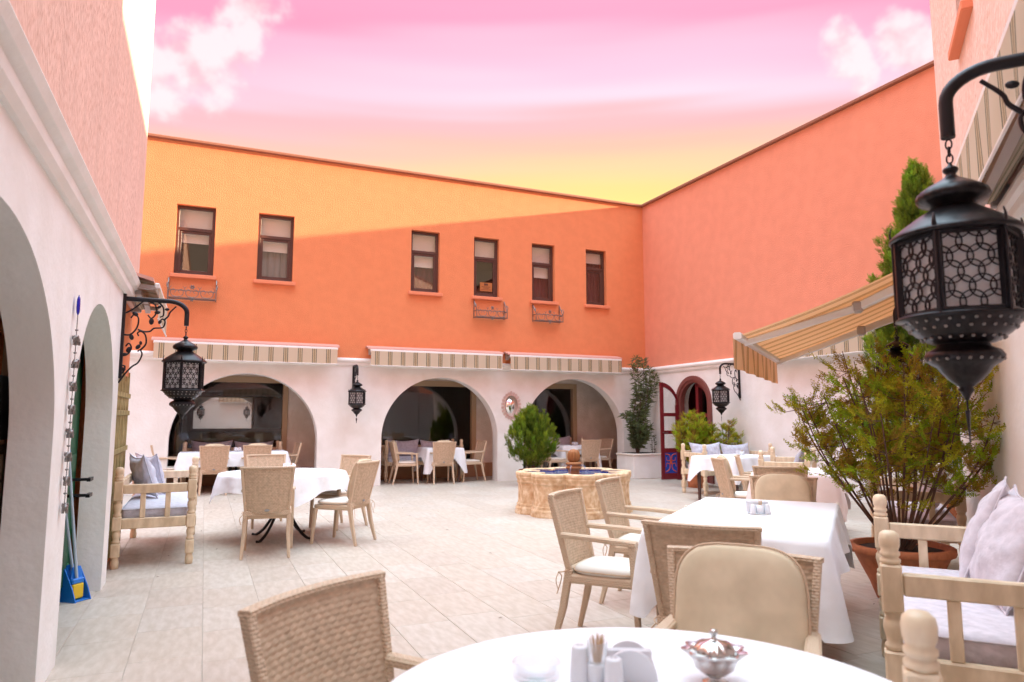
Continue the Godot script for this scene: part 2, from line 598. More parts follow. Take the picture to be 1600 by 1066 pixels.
	textured(wood, noise_tex(0.02, Color(0.88, 0.86, 0.83), Color(1, 1, 1), 256, 51, 5), Vector3(2.0, 0.8, 2.0), false)
	var woven := noise_tex(0.25, Color.BLACK, Color.WHITE, 256, 61, 2, FastNoiseLite.TYPE_SIMPLEX, 4.0)
	var crease := noise_tex(0.012, Color.BLACK, Color.WHITE, 256, 62, 4, FastNoiseLite.TYPE_SIMPLEX_SMOOTH, 10.0)
	for q in [["lilac_linen", lin(0.60, 0.60, 0.69)], ["grey_linen", lin(0.43, 0.41, 0.46)], ["mauve_linen", lin(0.70, 0.64, 0.69)]]:
		var f := mat(q[0], q[1], 0.95)
		textured(f, noise_tex(0.02, Color(0.90, 0.90, 0.90), Color(1, 1, 1), 256, 63, 4), Vector3(3, 3, 3), false, crease, 0.35)
		f.rim_enabled = true
		f.rim = 0.4
	var cloth := mat("white_cloth", lin(0.83, 0.825, 0.85), 0.9)
	textured(cloth, null, Vector3(1.2, 1.2, 1.2), true, crease, 0.22)
	var pinkc := mat("rosy_cloth", lin(0.84, 0.70, 0.68), 0.9)
	textured(pinkc, null, Vector3(1.2, 1.2, 1.2), true, crease, 0.22)
	mat("black_iron", lin(0.022, 0.02, 0.024), 0.38, 0.55)
	var bronze := mat("dark_bronze", lin(0.035, 0.030, 0.032), 0.32, 0.6)
	textured(bronze, noise_tex(0.03, Color(0.6, 0.58, 0.6), Color(1, 1, 1), 256, 71, 4), Vector3(5, 5, 5), false)
	var fg := mat("lantern_glass", lin(0.93, 0.93, 0.94), 0.6)
	fg.backlight_enabled = true
	fg.backlight = Color(1, 1, 1)
	var st := ImageTexture.create_from_image(stripe_image())
	var stripe := mat("striped_canvas", Color.WHITE, 0.9)
	stripe.albedo_texture = st
	stripe.backlight_enabled = true
	stripe.backlight = Color(0.80, 0.54, 0.31)
	stripe.cull_mode = BaseMaterial3D.CULL_DISABLED
	mat("white_metal", lin(0.78, 0.75, 0.72), 0.4)
	mat("grey_metal", lin(0.42, 0.38, 0.36), 0.45)
	mat("rosy_metal", lin(0.62, 0.33, 0.27), 0.5)
	var stone := mat("weathered_stone", lin(0.83, 0.67, 0.49), 0.8)
	textured(stone, noise_tex(0.015, Color(0.78, 0.66, 0.54), Color(1, 0.99, 0.97), 512, 81, 6), Vector3(1.4, 0.8, 1.4), false, rough_n, 0.5)
	mat("blue_tile", lin(0.01, 0.015, 0.17), 0.15)
	var water := mat("water", Color(0.75, 0.85, 1.0, 0.18), 0.03)
	water.transparency = BaseMaterial3D.TRANSPARENCY_ALPHA
	textured(water, null, Vector3(2.5, 2.5, 2.5), true, crease, 0.5)
	var terra := mat("terracotta", lin(0.56, 0.20, 0.085), 0.75)
	textured(terra, noise_tex(0.02, Color(0.82, 0.78, 0.76), Color(1, 1, 1), 256, 83, 4), Vector3(2, 2, 2), false)
	mat("rust_stone", lin(0.32, 0.115, 0.03), 0.6)
	mat("soil", lin(0.03, 0.02, 0.015), 1.0)
	for q in [["foliage_thuja", 0.75], ["foliage_dark", 0.6]]:
		var fo := mat(q[0], Color.WHITE, q[1])
		fo.vertex_color_use_as_albedo = true
		fo.backlight_enabled = true
		fo.backlight = Color(0.95, 1.0, 0.6)
		fo.cull_mode = BaseMaterial3D.CULL_DISABLED
	mat("bark", lin(0.15, 0.085, 0.06), 0.95)
	mat("green_paint", lin(0.012, 0.10, 0.045), 0.45)
	mat("red_door", lin(0.17, 0.012, 0.018), 0.35)
	mat("red_brown_moulding", lin(0.20, 0.06, 0.05), 0.5)
	mat("blue_enamel", lin(0.02, 0.075, 0.42), 0.3)
	mat("orange_enamel", lin(0.62, 0.10, 0.035), 0.35)
	var slat := mat("bamboo_slat", lin(0.52, 0.43, 0.20), 0.7)
	textured(slat, noise_tex(0.02, Color(0.62, 0.62, 0.5), Color(1, 1, 1), 256, 91, 5), Vector3(4, 0.8, 4), true)
	mat("blue_plastic", lin(0.012, 0.18, 0.62), 0.35)
	mat("yellow_bristle", lin(0.75, 0.50, 0.03), 0.8)
	mat("pale_blue_pole", lin(0.42, 0.52, 0.62), 0.4)
	mat("porcelain", lin(0.80, 0.80, 0.83), 0.18)
	mat("silver", lin(0.62, 0.60, 0.58), 0.22, 1.0)
	mat("old_silver", lin(0.25, 0.23, 0.22), 0.4, 0.9)
	mat("toothpick", lin(0.66, 0.42, 0.22), 0.8)
	mat("blue_glass", lin(0.01, 0.01, 0.40), 0.1)
	mat("shell_pink", lin(0.72, 0.50, 0.44), 0.6)
	mat("notice_paper", lin(0.42, 0.15, 0.04), 0.8)
	mat("ink", lin(0.12, 0.04, 0.02), 0.8)
	mat("grey_box", lin(0.30, 0.30, 0.29), 0.5)

# ------------------------------------------------------------------ the setting
var XB := Transform3D(Basis.IDENTITY, Vector3(0, 0, ZB))
var XLF := Transform3D(Basis(Vector3(0, 0, -1), Vector3.UP, Vector3(1, 0, 0)), Vector3(XL, 0, 0))
var XRT := Transform3D(Basis(Vector3(0, 0, 1), Vector3.UP, Vector3(-1, 0, 0)), Vector3(XR, 0, 0))
var XDG := Transform3D(Basis(-DG, Vector3.UP, DN), QC)
const TRIM := [Vector2(-0.01, 2.47), Vector2(0.02, 2.47), Vector2(0.04, 2.50), Vector2(0.045, 2.545), Vector2(0.07, 2.56), Vector2(0.08, 2.59), Vector2(0.07, 2.625), Vector2(0.05, 2.64), Vector2(-0.01, 2.64)]

func sub(xf: Transform3D, x: float, y: float, z: float) -> Transform3D:
	return xf * Transform3D(Basis.IDENTITY, Vector3(x, y, z))

func build_setting() -> void:
	build_floor()
	back_building()
	arcade_building()
	side_building()
	slanting_building()

func tile_mesh(w: float, l: float, sd: int) -> ArrayMesh:
	var b := B.new()
	var r := RandomNumberGenerator.new()
	r.seed = sd
	var e := 0.0025
	var t := []
	var o := []
	var u := []
	for k in [[-1, 1], [1, 1], [1, -1], [-1, -1]]:
		var c := Vector3(k[0] * w * 0.5, 0, k[1] * l * 0.5)
		var n := 0.0006 + r.randf() * 0.0012
		t.append(c + Vector3(-k[0] * (n + e), r.randf_range(-0.0008, 0.0008), -k[1] * (n + e)))
		o.append(c + Vector3(-k[0] * n, -0.0025, -k[1] * n))
		u.append(c + Vector3(-k[0] * n, -0.02, -k[1] * n))
	b.flat()
	b.quad(t[0], t[1], t[2], t[3])
	for k in 4:
		var j := (k + 1) % 4
		b.quad(o[k], o[j], t[j], t[k])
		b.quad(u[k], u[j], o[j], o[k])
	return b.mesh()

func build_floor() -> void:
	var b := B.new()
	b.box(Vector3(2, -0.1545, -9), Vector3(60, 0.3, 60))
	var fl := part("floor", b, M.joint_mortar, self)
	fl.set_meta("kind", "structure")
	var meshes := []
	for k in 6: meshes.append(tile_mesh(0.385, 0.62, 100 + k))
	var cam := Vector3(0, 1.35, 0)
	var yaw := deg_to_rad(23.6)
	var fw := Vector3(sin(yaw), 0, -cos(yaw))
	var rt := Vector3(cos(yaw), 0, sin(yaw))
	var near := []
	var rest := []
	for i in range(-1, 30):
		var x := -0.70 + i * 0.385 + 0.17
		var z := -rng.randf() * 0.62 + 0.3
		while z > -16.1:
			var p := Vector3(x, 0, z - 0.31)
			z -= 0.62
			var q := p - QC
			if q.dot(DN) < -0.35 and p.z > -9.0: continue
			if x > XR: continue
			var d := p - cam
			var dep := d.dot(fw)
			var ok := dep > 1.6 and absf(d.dot(rt)) < dep * 0.76 and (1.35 / maxf(dep, 0.1)) < 0.40 and p.z > ZB - 0.2
			if x < XL + 0.05: ok = false
			(near if ok else rest).append([dep, p])
	near.sort_custom(func(a, c): return a[0] < c[0])
	while near.size() > 295: rest.append(near.pop_back())
	var lots := []
	for k in 5: lots.append(B.new())
	for q in near:
		var o := part("tile", meshes[rng.randi() % 6], M["travertine_%d" % (rng.randi() % 5)], fl, q[1])
		o.rotation.y = PI if rng.randf() < 0.5 else 0.0
	for q in rest:
		lots[rng.randi() % 5].st.append_from(meshes[rng.randi() % 6], 0, Transform3D(Basis.IDENTITY, q[1]))
	for k in 5:
		var o := MeshInstance3D.new()
		o.name = "distant_tiles" if k == 0 else "distant_tiles_%03d" % k
		o.mesh = lots[k].st.commit()
		o.material_override = M["travertine_%d" % k]
		fl.add_child(o, true)
		stuff(o)

# a wooden casement with a transom, its panes, a sill, and a blind behind the glass
func casement(parent: Node3D, xf: Transform3D, r: Rect2, blind_to: float, behind: String, notice := false) -> void:
	var b := B.new()
	var w := r.size.x
	var h := r.size.y
	var o := xf.origin
	var bs := xf.basis
	var bx := func(bb: B, x0: float, x1: float, y0: float, y1: float, z0: float, z1: float, bev := 0.004) -> void:
		bb.box(o + bs * Vector3((x0 + x1) * 0.5, (y0 + y1) * 0.5, (z0 + z1) * 0.5), Vector3(x1 - x0, y1 - y0, z1 - z0), bs, bev)
	var x0 := r.position.x
	var y0 := r.position.y
	var x1 := r.end.x
	var y1 := r.end.y
	var ty := y0 + h * 0.665
	var f := 0.055
	bx.call(b, x0, x0 + f, y0, y1, -0.17, -0.10)
	bx.call(b, x1 - f, x1, y0, y1, -0.17, -0.10)
	bx.call(b, x0 + f, x1 - f, y0, y0 + f, -0.17, -0.102)
	bx.call(b, x0 + f, x1 - f, y1 - f, y1, -0.17, -0.102)
	bx.call(b, x0 + f, x1 - f, ty - 0.03, ty + 0.03, -0.17, -0.098)
	var win := part("window", b, M.brown_frame, parent)
	var s := B.new()
	bx.call(s, x0 + f, x0 + f + 0.05, y0 + f, ty - 0.03, -0.16, -0.115)
	bx.call(s, x1 - f - 0.05, x1 - f, y0 + f, ty - 0.03, -0.16, -0.115)
	bx.call(s, x0 + f + 0.05, x1 - f - 0.05, y0 + f, y0 + f + 0.05, -0.16, -0.117)
	bx.call(s, x0 + f + 0.05, x1 - f - 0.05, ty - 0.08, ty - 0.03, -0.16, -0.117)
	part("sash", s, M.brown_frame, win)
	var p1 := B.new()
	bx.call(p1, x0 + f + 0.045, x1 - f - 0.045, y0 + f + 0.045, ty - 0.075, -0.142, -0.138, 0.0)
	part("pane", p1, M.window_glass, win)
	var p2 := B.new()
	bx.call(p2, x0 + f - 0.005, x1 - f + 0.005, ty + 0.025, y1 - f + 0.005, -0.142, -0.138, 0.0)
	part("pane", p2, M.window_glass, win)
	var sl := B.new()
	bx.call(sl, x0 - 0.06, x1 + 0.06, y0 - 0.075, y0 - 0.002, -0.10, 0.075, 0.008)
	part("sill", sl, M.sill_paint, win)
	var bl := B.new()
	bx.call(bl, x0 + 0.02, x1 - 0.02, y1 - h * blind_to, y1 + 0.03, -0.235, -0.229, 0.0)
	bx.call(bl, x0 + 0.02, x1 - 0.02, y1 - h * blind_to - 0.02, y1 - h * blind_to, -0.24, -0.224, 0.004)
	part("roller_blind", bl, M.blind, win)
	if behind:
		var cu := B.new()
		cu.grid(40, 1, func(u, v): return o + bs * Vector3(lerpf(x0 - 0.05, x1 + 0.05, u), lerpf(y0 - 0.05, y1 + 0.05, v), -0.33 + 0.018 * sin(u * 34.0) + 0.008 * sin(u * 71.0)))
		part("curtain", cu, M[behind], win)
	if notice:
		var np := B.new()
		bx.call(np, x0 + 0.20, x0 + 0.50, y0 + 0.16, y0 + 0.36, -0.1379, -0.1372, 0.0)
		var card := part("notice_card", np, M.notice_paper, win)
		for q in [[0.30, 0.40, 0.29, 0.34], [0.24, 0.46, 0.255, 0.268], [0.27, 0.43, 0.225, 0.237], [0.23, 0.47, 0.19, 0.20]]:
			var ink := B.new()
			bx.call(ink, x0 + q[0], x0 + q[1], y0 + q[2], y0 + q[3], -0.1372, -0.1366, 0.0)
			part("printed_line", ink, M.ink, win)

func back_building() -> void:
	var t := thing("courtyard_building", "orange rendered building at the far end with six small windows over a white arcade", "building")
	var hs := []
	var wins := [[-0.68, 0.02, 0.50, ""], [0.82, 1.51, 0.52, "curtain_grey"], [3.99, 4.64, 0.55, "curtain_maroon"], [5.46, 6.08, 0.30, ""], [6.92, 7.52, 0.55, "curtain_maroon"], [8.38, 8.95, 0.20, "curtain_maroon"]]
	for w in wins: hs.append(Rect2(w[0], 4.15, w[1] - w[0], 1.38))
	var up := B.new()
	up.wall(Rect2(-7.0, 2.60, 17.3, ROOF - 2.60), hs, 0.32, XB)
	part("upper_wall", up, M.orange_plaster, t)
	for k in 6:
		casement(t, XB, hs[k], wins[k][2], wins[k][3], k == 3)
	var ar := B.new()
	ar.arcade(-7.0, XR + 0.25, 2.60, [[0.745, 1.355, 0.95, 2.27], [4.73, 1.32, 0.97, 2.28], [8.03, 1.345, 0.98, 2.33]], 0.30, sub(XB, 0, 0, 0.004))
	part("arcade_wall", ar, M.white_plaster, t)
	var tr := B.new()
	tr.mould(TRIM, -7.0, XR - 0.07, XB)
	part("moulding", tr, M.white_plaster, t)
	var co := B.new()
	co.box(Vector3(1.65, ROOF + 0.03, ZB - 0.13), Vector3(17.3, 0.06, 0.40), Basis.IDENTITY, 0.01)
	part("coping", co, M.coping, t)
	# the covered walk behind the arches
	var gz := -16.10
	var gx := Transform3D(Basis.IDENTITY, Vector3(0, 0, gz))
	var glz := [[Rect2(-1.35, 0.36, 2.97, 1.86), 2], [Rect2(3.25, 0.36, 2.78, 1.86), 2], [Rect2(6.95, 0.04, 1.88, 2.18), 2]]
	var gw := B.new()
	gw.wall(Rect2(-7.0, 0.0, 17.3, 2.5), [glz[0][0], glz[1][0], glz[2][0]], 0.25, gx)
	part("gallery_wall", gw, M.gallery_plaster, t)
	for r in [[-7.0, 6.88], [8.90, 10.3]]:
		var pl := B.new()
		pl.box(Vector3((r[0] + r[1]) * 0.5, 0.165, gz + 0.018), Vector3(r[1] - r[0], 0.33, 0.04), Basis.IDENTITY, 0.005)
		part("plinth", pl, M.terracotta_base, t)
	for q in glz:
		var r: Rect2 = q[0]
		var f := B.new()
		var mk := func(bb: B, x0: float, x1: float, y0: float, y1: float, z0: float, z1: float) -> void:
			bb.box(Vector3((x0 + x1) * 0.5, (y0 + y1) * 0.5, gz + (z0 + z1) * 0.5), Vector3(x1 - x0, y1 - y0, z1 - z0), Basis.IDENTITY, 0.005)
		mk.call(f, r.position.x - 0.04, r.position.x + 0.07, r.position.y, r.end.y + 0.07, -0.12, 0.03)
		mk.call(f, r.end.x - 0.07, r.end.x + 0.04, r.position.y, r.end.y + 0.07, -0.12, 0.03)
		mk.call(f, r.position.x + 0.07, r.end.x - 0.07, r.end.y - 0.06, r.end.y + 0.07, -0.12, 0.028)
		mk.call(f, r.position.x + 0.07, r.end.x - 0.07, r.position.y, r.position.y + 0.06, -0.12, 0.028)
		var fr := part("shop_window", f, M.tan_frame, t)
		var n: int = q[1]
		for k in n:
			var a := r.position.x + 0.07 + (r.size.x - 0.14) * k / n
			var c := r.position.x + 0.07 + (r.size.x - 0.14) * (k + 1) / n
			var g := B.new()
			mk.call(g, a + 0.002, c - 0.002, r.position.y + 0.06, r.end.y - 0.06, -0.06, -0.052)
			part("pane", g, M.window_glass, fr)
	var ce := B.new()
	ce.box(Vector3(1.65, 2.52, -15.53), Vector3(17.3, 0.08, 1.1))
	part("gallery_ceiling", ce, M.gallery_plaster, t)
	# rooms inside
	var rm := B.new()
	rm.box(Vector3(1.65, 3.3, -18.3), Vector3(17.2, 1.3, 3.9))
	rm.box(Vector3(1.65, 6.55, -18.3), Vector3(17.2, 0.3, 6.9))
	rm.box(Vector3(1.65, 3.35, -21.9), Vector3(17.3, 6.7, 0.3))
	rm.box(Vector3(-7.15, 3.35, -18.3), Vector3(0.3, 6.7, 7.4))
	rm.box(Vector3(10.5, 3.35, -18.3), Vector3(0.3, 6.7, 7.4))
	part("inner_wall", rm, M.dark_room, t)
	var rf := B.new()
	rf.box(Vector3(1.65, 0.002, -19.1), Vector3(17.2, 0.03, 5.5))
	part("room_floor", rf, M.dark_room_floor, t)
	var wm := thing("wall_mirror", "wide dark-framed mirror inside the dining room seen through the leftmost far arch", "mirror", Vector3(1.0, 1.12, -21.7))
	var fr2 := B.new()
	fr2.box(Vector3(0, 0.45, 0), Vector3(2.75, 1.05, 0.06), Basis.IDENTITY, 0.01)
	part("frame", fr2, M.brown_frame, wm)
	var mg := B.new()
	mg.box(Vector3(0, 0.45, 0.034), Vector3(2.6, 0.9, 0.006))
	part("glass", mg, M.mirror_glass, wm)

func arcade_building() -> void:
	var t := thing("arcade_building", "pink-washed building along the near side with a white arcade of tall arches", "building")
	var ar := B.new()
	ar.arcade(-2.2, 6.91, 2.56, [[2.97, 1.23, 1.25, 2.14], [5.66, 0.93, 1.35, 2.16]], 0.19, XLF)
	part("arcade_wall", ar, M.white_plaster, t)
	var tr := B.new()
	tr.mould([Vector2(-0.01, 2.45), Vector2(0.025, 2.45), Vector2(0.05, 2.48), Vector2(0.055, 2.525), Vector2(0.04, 2.535), Vector2(0.085, 2.56), Vector2(0.105, 2.60), Vector2(0.085, 2.645), Vector2(0.06, 2.655), Vector2(0.06, 2.675), Vector2(-0.01, 2.68)], -2.2, 7.30, sub(XLF, 0, 0, 0))
	part("moulding", tr, M.white_plaster, t)
	var up := B.new()
	up.wall(Rect2(-2.2, 2.56, 10.95, ROOF - 2.56), [], 3.5, sub(XLF, 0, 0, -0.05))
	part("upper_wall", up, M.faded_pink_plaster, t)
	var lo := B.new()
	lo.wall(Rect2(6.92, 0.0, 1.83, 2.55), [], 3.4, sub(XLF, 0, 0, -0.09))
	part("recessed_wall", lo, M.orange_plaster, t)
	var co := B.new()
	co.box(Vector3(-2.5, ROOF + 0.03, -3.27), Vector3(3.56, 0.06, 11.0), Basis.IDENTITY, 0.01)
	part("coping", co, M.coping, t)
	var rm := B.new()
	rm.box(Vector3(-4.2, 1.28, -2.4), Vector3(0.2, 2.55, 9.2))
	rm.box(Vector3(-2.6, 1.28, 2.25), Vector3(3.4, 2.55, 0.2))
	part("inner_wall", rm, M.gallery_plaster, t)
	# green door in the farther arch
	var dr := B.new()
	dr.box(Vector3(-0.955, 1.10, -5.66), Vector3(0.05, 2.2, 1.95), Basis.IDENTITY, 0.006)
	var d := part("door", dr, M.green_paint, t)
	for y in [0.18, 1.02, 2.02]:
		part("door_rail", B.new().box(Vector3(-0.926, y, -5.66), Vector3(0.016, 0.14, 1.7), Basis.IDENTITY, 0.004), M.green_paint, d)
	for y in [0.78, 0.90]:
		var h := B.new()
		h.bar(Vector3(-0.935, y, -6.30), Vector3(-0.79, y, -6.30), Vector2(0.022, 0.022), Vector2(0.022, 0.022))
		h.bar(Vector3(-0.79, y, -6.24), Vector3(-0.79, y, -6.40), Vector2(0.026, 0.026))
		part("handle", h, M.black_iron, d)
	# carved screen inside the nearer arch
	var sc := thing("lattice_screen", "carved wooden lattice screen just inside the nearest white arch at the edge of view", "screen", Vector3(-1.10, 0, -5.05), PI / 2)
	var fr := B.new()
	for x in [-0.72, 0.0, 0.72]: fr.box(Vector3(x, 1.0, 0), Vector3(0.06, 2.0, 0.045), Basis.IDENTITY, 0.005)
	for y in [0.03, 0.62, 1.18, 1.97]: fr.box(Vector3(0, y, 0.001), Vector3(1.38, 0.06, 0.04), Basis.IDENTITY, 0.005)
	part("frame", fr, M.tan_frame, sc)
	var la := B.new()
	for k in range(-16, 17):
		var x := k * 0.085
		for s in [-1.0, 1.0]:
			var a := Vector3(x, 0.05, s * 0.006)
			var c := Vector3(x + s * 1.1, 1.15, s * 0.006)
			if absf(c.x) > 0.7:
				var f := (signf(c.x) * 0.7 - a.x) / (c.x - a.x)
				c = a.lerp(c, clampf(f, 0.0, 1.0))
			if absf(a.x) < 0.7 and a.distance_to(c) > 0.05: la.bar(a, c, Vector2(0.018, 0.012))
	part("lattice", la, M.tan_frame, sc)
	var gb := thing("grey_panel", "plain grey panel hung on the carved screen in the nearest arch", "panel", Vector3(-1.055, 1.24, -4.9), PI / 2)
	var g2 := B.new()
	g2.box(Vector3(0, 0.18, 0), Vector3(0.7, 0.36, 0.03), Basis.IDENTITY, 0.005)
	part("plate", g2, M.grey_box, gb)

func side_building() -> void:
	var t := thing("long_side_building", "coral building along the far side with a white base and an arched red doorway", "building")
	var lo := B.new()
	lo.arcade(ZB - 0.3, 3.0, 2.56, [[-12.80, 0.58, 1.72, 2.31]], 0.30, XRT)
	part("base_wall", lo, M.white_plaster, t)
	var up := B.new()
	up.wall(Rect2(ZB - 0.33, 2.56, 17.7, ROOF - 2.56), [], 0.32, sub(XRT, 0, 0, -0.004))
	part("upper_wall", up, M.coral_plaster, t)
	var tr := B.new()
	tr.mould(TRIM, ZB + 0.001, 3.0, XRT)
	part("moulding", tr, M.white_plaster, t)
	var co := B.new()
	co.box(Vector3(XR + 0.13, ROOF + 0.031, -6.0), Vector3(0.40, 0.06, 18.0), Basis.IDENTITY, 0.01)
	part("coping", co, M.coping, t)
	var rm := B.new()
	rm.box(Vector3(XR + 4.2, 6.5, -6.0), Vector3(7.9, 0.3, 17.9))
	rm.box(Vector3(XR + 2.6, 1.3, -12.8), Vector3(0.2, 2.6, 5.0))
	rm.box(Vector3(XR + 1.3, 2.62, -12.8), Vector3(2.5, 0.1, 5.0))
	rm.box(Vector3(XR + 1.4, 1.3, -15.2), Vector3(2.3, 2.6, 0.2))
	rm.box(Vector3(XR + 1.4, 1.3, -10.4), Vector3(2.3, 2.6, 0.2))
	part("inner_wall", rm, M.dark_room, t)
	# arched door surround
	var su := B.new()
	var arch := func(hw: float, sp: float, top: float) -> Array:
		var p := [Vector2(hw, 0.0)]
		for k in 25:
			var th := PI * k / 24
			p.append(Vector2(cos(th) * hw, sp + sin(th) * (top - sp)))
		p.append(Vector2(-hw, 0.0))
		return p
	var xf := sub(XRT, -12.80, 0, 0)
	for ring in [[0.62, 2.35, 0.53, 2.26, -0.06, 0.05], [0.53, 2.26, 0.47, 2.20, -0.10, 0.02]]:
		var pa: Array = arch.call(ring[0], 1.72, ring[1])
		var pb: Array = arch.call(ring[2], 1.72, ring[3])
		su.flat()
		for k in pa.size() - 1:
			var q := [pa[k], pa[k + 1], pb[k + 1], pb[k]]
			var zs := [ring[4], ring[5]]
			var c := Vector3.ZERO
			for e in q: c += Vector3(e.x, e.y, (zs[0] + zs[1]) * 0.5)
			c = xf * (c / 4.0)
			su.poly_out([xf * Vector3(q[0].x, q[0].y, zs[1]), xf * Vector3(q[1].x, q[1].y, zs[1]), xf * Vector3(q[2].x, q[2].y, zs[1]), xf * Vector3(q[3].x, q[3].y, zs[1])], c)
			for e in [[0, 1], [2, 3]]:
				su.poly_out([xf * Vector3(q[e[0]].x, q[e[0]].y, zs[0]), xf * Vector3(q[e[1]].x, q[e[1]].y, zs[0]), xf * Vector3(q[e[1]].x, q[e[1]].y, zs[1]), xf * Vector3(q[e[0]].x, q[e[0]].y, zs[1])], c)
	part("door_surround", su, M.red_brown_moulding, t)
	# the leaf that stays shut (nearer half): stiles, a glazed top and a solid foot
	door_leaf(t, sub(XRT, -12.80 + 0.46, 0, -0.09), -1.0, "fixed_door_leaf")
	# the leaf that stands open into the court, its face to the arcade
	var op := Transform3D(Basis(Vector3(1, 0, 0.06).normalized(), Vector3.UP, Vector3(-0.06, 0, 1).normalized()), Vector3(XR - 0.035, 0.02, -13.33))
	door_leaf(t, op, -1.0, "open_door_leaf")
	var hood := B.new()
	hood.box(Vector3(XR + 0.6, 1.2, -13.9), Vector3(1.0, 2.3, 0.04))
	part("hall_panel", hood, M.red_door, t)

# half of an arched door: hinge stile at x=0, meeting stile at x = dir * 0.46; the arch is lower at the hinge
func door_leaf(parent: Node3D, xf: Transform3D, dir: float, called: String) -> void:
	var w := 0.48
	var top := func(x: float) -> float:      # x from the hinge
		var u := clampf((w - x) / w, 0.0, 1.0)
		return 1.66 + 0.54 * sqrt(maxf(0.0, 1.0 - u * u))
	var fr := B.new()
	var bx := func(b: B, x0: float, x1: float, y0: float, y1: float, z: float, d: float, bev := 0.004) -> void:
		b.box(xf * Vector3(dir * (x0 + x1) * 0.5, (y0 + y1) * 0.5, z), Vector3(x1 - x0, y1 - y0, d), xf.basis, bev)
	bx.call(fr, 0.0, 0.075, 0.0, 1.68, 0, 0.045)
	bx.call(fr, w - 0.085, w, 0.0, 2.20, 0, 0.045)
	for q in [[0.0, 0.14], [0.60, 0.70], [1.02, 1.10], [1.42, 1.50]]:
		bx.call(fr, 0.075, w - 0.085, q[0], q[1], 0, 0.04)
	fr.flat()
	for k in 16:     # curved head
		var a := 0.0 + (w - 0.04) * k / 16
		var c := 0.0 + (w - 0.04) * (k + 1) / 16
		var pts := [Vector2(a, top.call(a) - 0.10), Vector2(c, top.call(c) - 0.085), Vector2(c, top.call(c)), Vector2(a, top.call(a))]
		var cc := xf * Vector3(dir * (a + c) * 0.5, top.call(a) - 0.05, 0)
		for s in [-0.0225, 0.0225]:
			fr.poly_out([xf * Vector3(dir * pts[0].x, pts[0].y, s), xf * Vector3(dir * pts[1].x, pts[1].y, s), xf * Vector3(dir * pts[2].x, pts[2].y, s), xf * Vector3(dir * pts[3].x, pts[3].y, s)], cc)
		for e in [[0, 1], [2, 3]]:
			fr.poly_out([xf * Vector3(dir * pts[e[0]].x, pts[e[0]].y, -0.0225), xf * Vector3(dir * pts[e[1]].x, pts[e[1]].y, -0.0225), xf * Vector3(dir * pts[e[1]].x, pts[e[1]].y, 0.0225), xf * Vector3(dir * pts[e[0]].x, pts[e[0]].y, 0.0225)], cc)
	var leaf := part(called, fr, M.red_door, parent)
	for q in [[0.69, 1.03], [1.09, 1.43], [1.49, 2.12]]:
		var g := B.new()
		if q[1] < 2.0:
			bx.call(g, 0.07, w - 0.08, q[0], q[1], 0, 0.006, 0.0)
		else:
			var po := PackedVector2Array([Vector2(dir * 0.07, q[0]), Vector2(dir * (w - 0.08), q[0])])
			for k in range(10, -1, -1):
				var x: float = lerpf(0.07, w - 0.08, k / 10.0)
				po.append(Vector2(dir * x, top.call(x) - 0.06))
			g.prism(po, -0.003, 0.003, xf)
		part("pane", g, M.window_glass, leaf)
	var pn := B.new()
	bx.call(pn, 0.07, w - 0.08, 0.13, 0.61, 0, 0.02)
	var pan := part("enamel_panel", pn, M.blue_enamel, leaf)
	var sw := B.new()
	var cx := dir * (0.075 + (w - 0.16) * 0.5)
	for s in [-1.0, 1.0]:
		for z in [-0.013, 0.013]:
			sw.tube(spline([xf * Vector3(cx + s * 0.14, 0.17, z), xf * Vector3(cx + s * 0.05, 0.22, z), xf * Vector3(cx + s * 0.03, 0.33, z), xf * Vector3(cx + s * 0.11, 0.36, z), xf * Vector3(cx + s * 0.13, 0.28, z)], 5), 0.014, 0.006, 5)
			sw.tube(spline([xf * Vector3(cx + s * 0.14, 0.57, z), xf * Vector3(cx + s * 0.04, 0.54, z), xf * Vector3(cx + s * 0.02, 0.44, z), xf * Vector3(cx + s * 0.10, 0.42, z), xf * Vector3(cx + s * 0.12, 0.49, z)], 5), 0.014, 0.006, 5)
	for z in [-0.012, 0.012]:
		sw.box(xf * Vector3(cx, 0.385, z), Vector3(0.06, 0.09, 0.006), xf.basis, 0.002)
	part("scroll_ornament", sw, M.orange_enamel, leaf)
	var hd := B.new()
	hd.bar(xf * Vector3(dir * (w - 0.045), 1.06, -0.06), xf * Vector3(dir * (w - 0.045), 1.06, 0.06), Vector2(0.018, 0.018))
	hd.bar(xf * Vector3(dir * (w - 0.045), 1.06, 0.06), xf * Vector3(dir * (w - 0.16), 1.06, 0.06), Vector2(0.016, 0.016))
	part("handle", hd, M.old_silver, leaf)

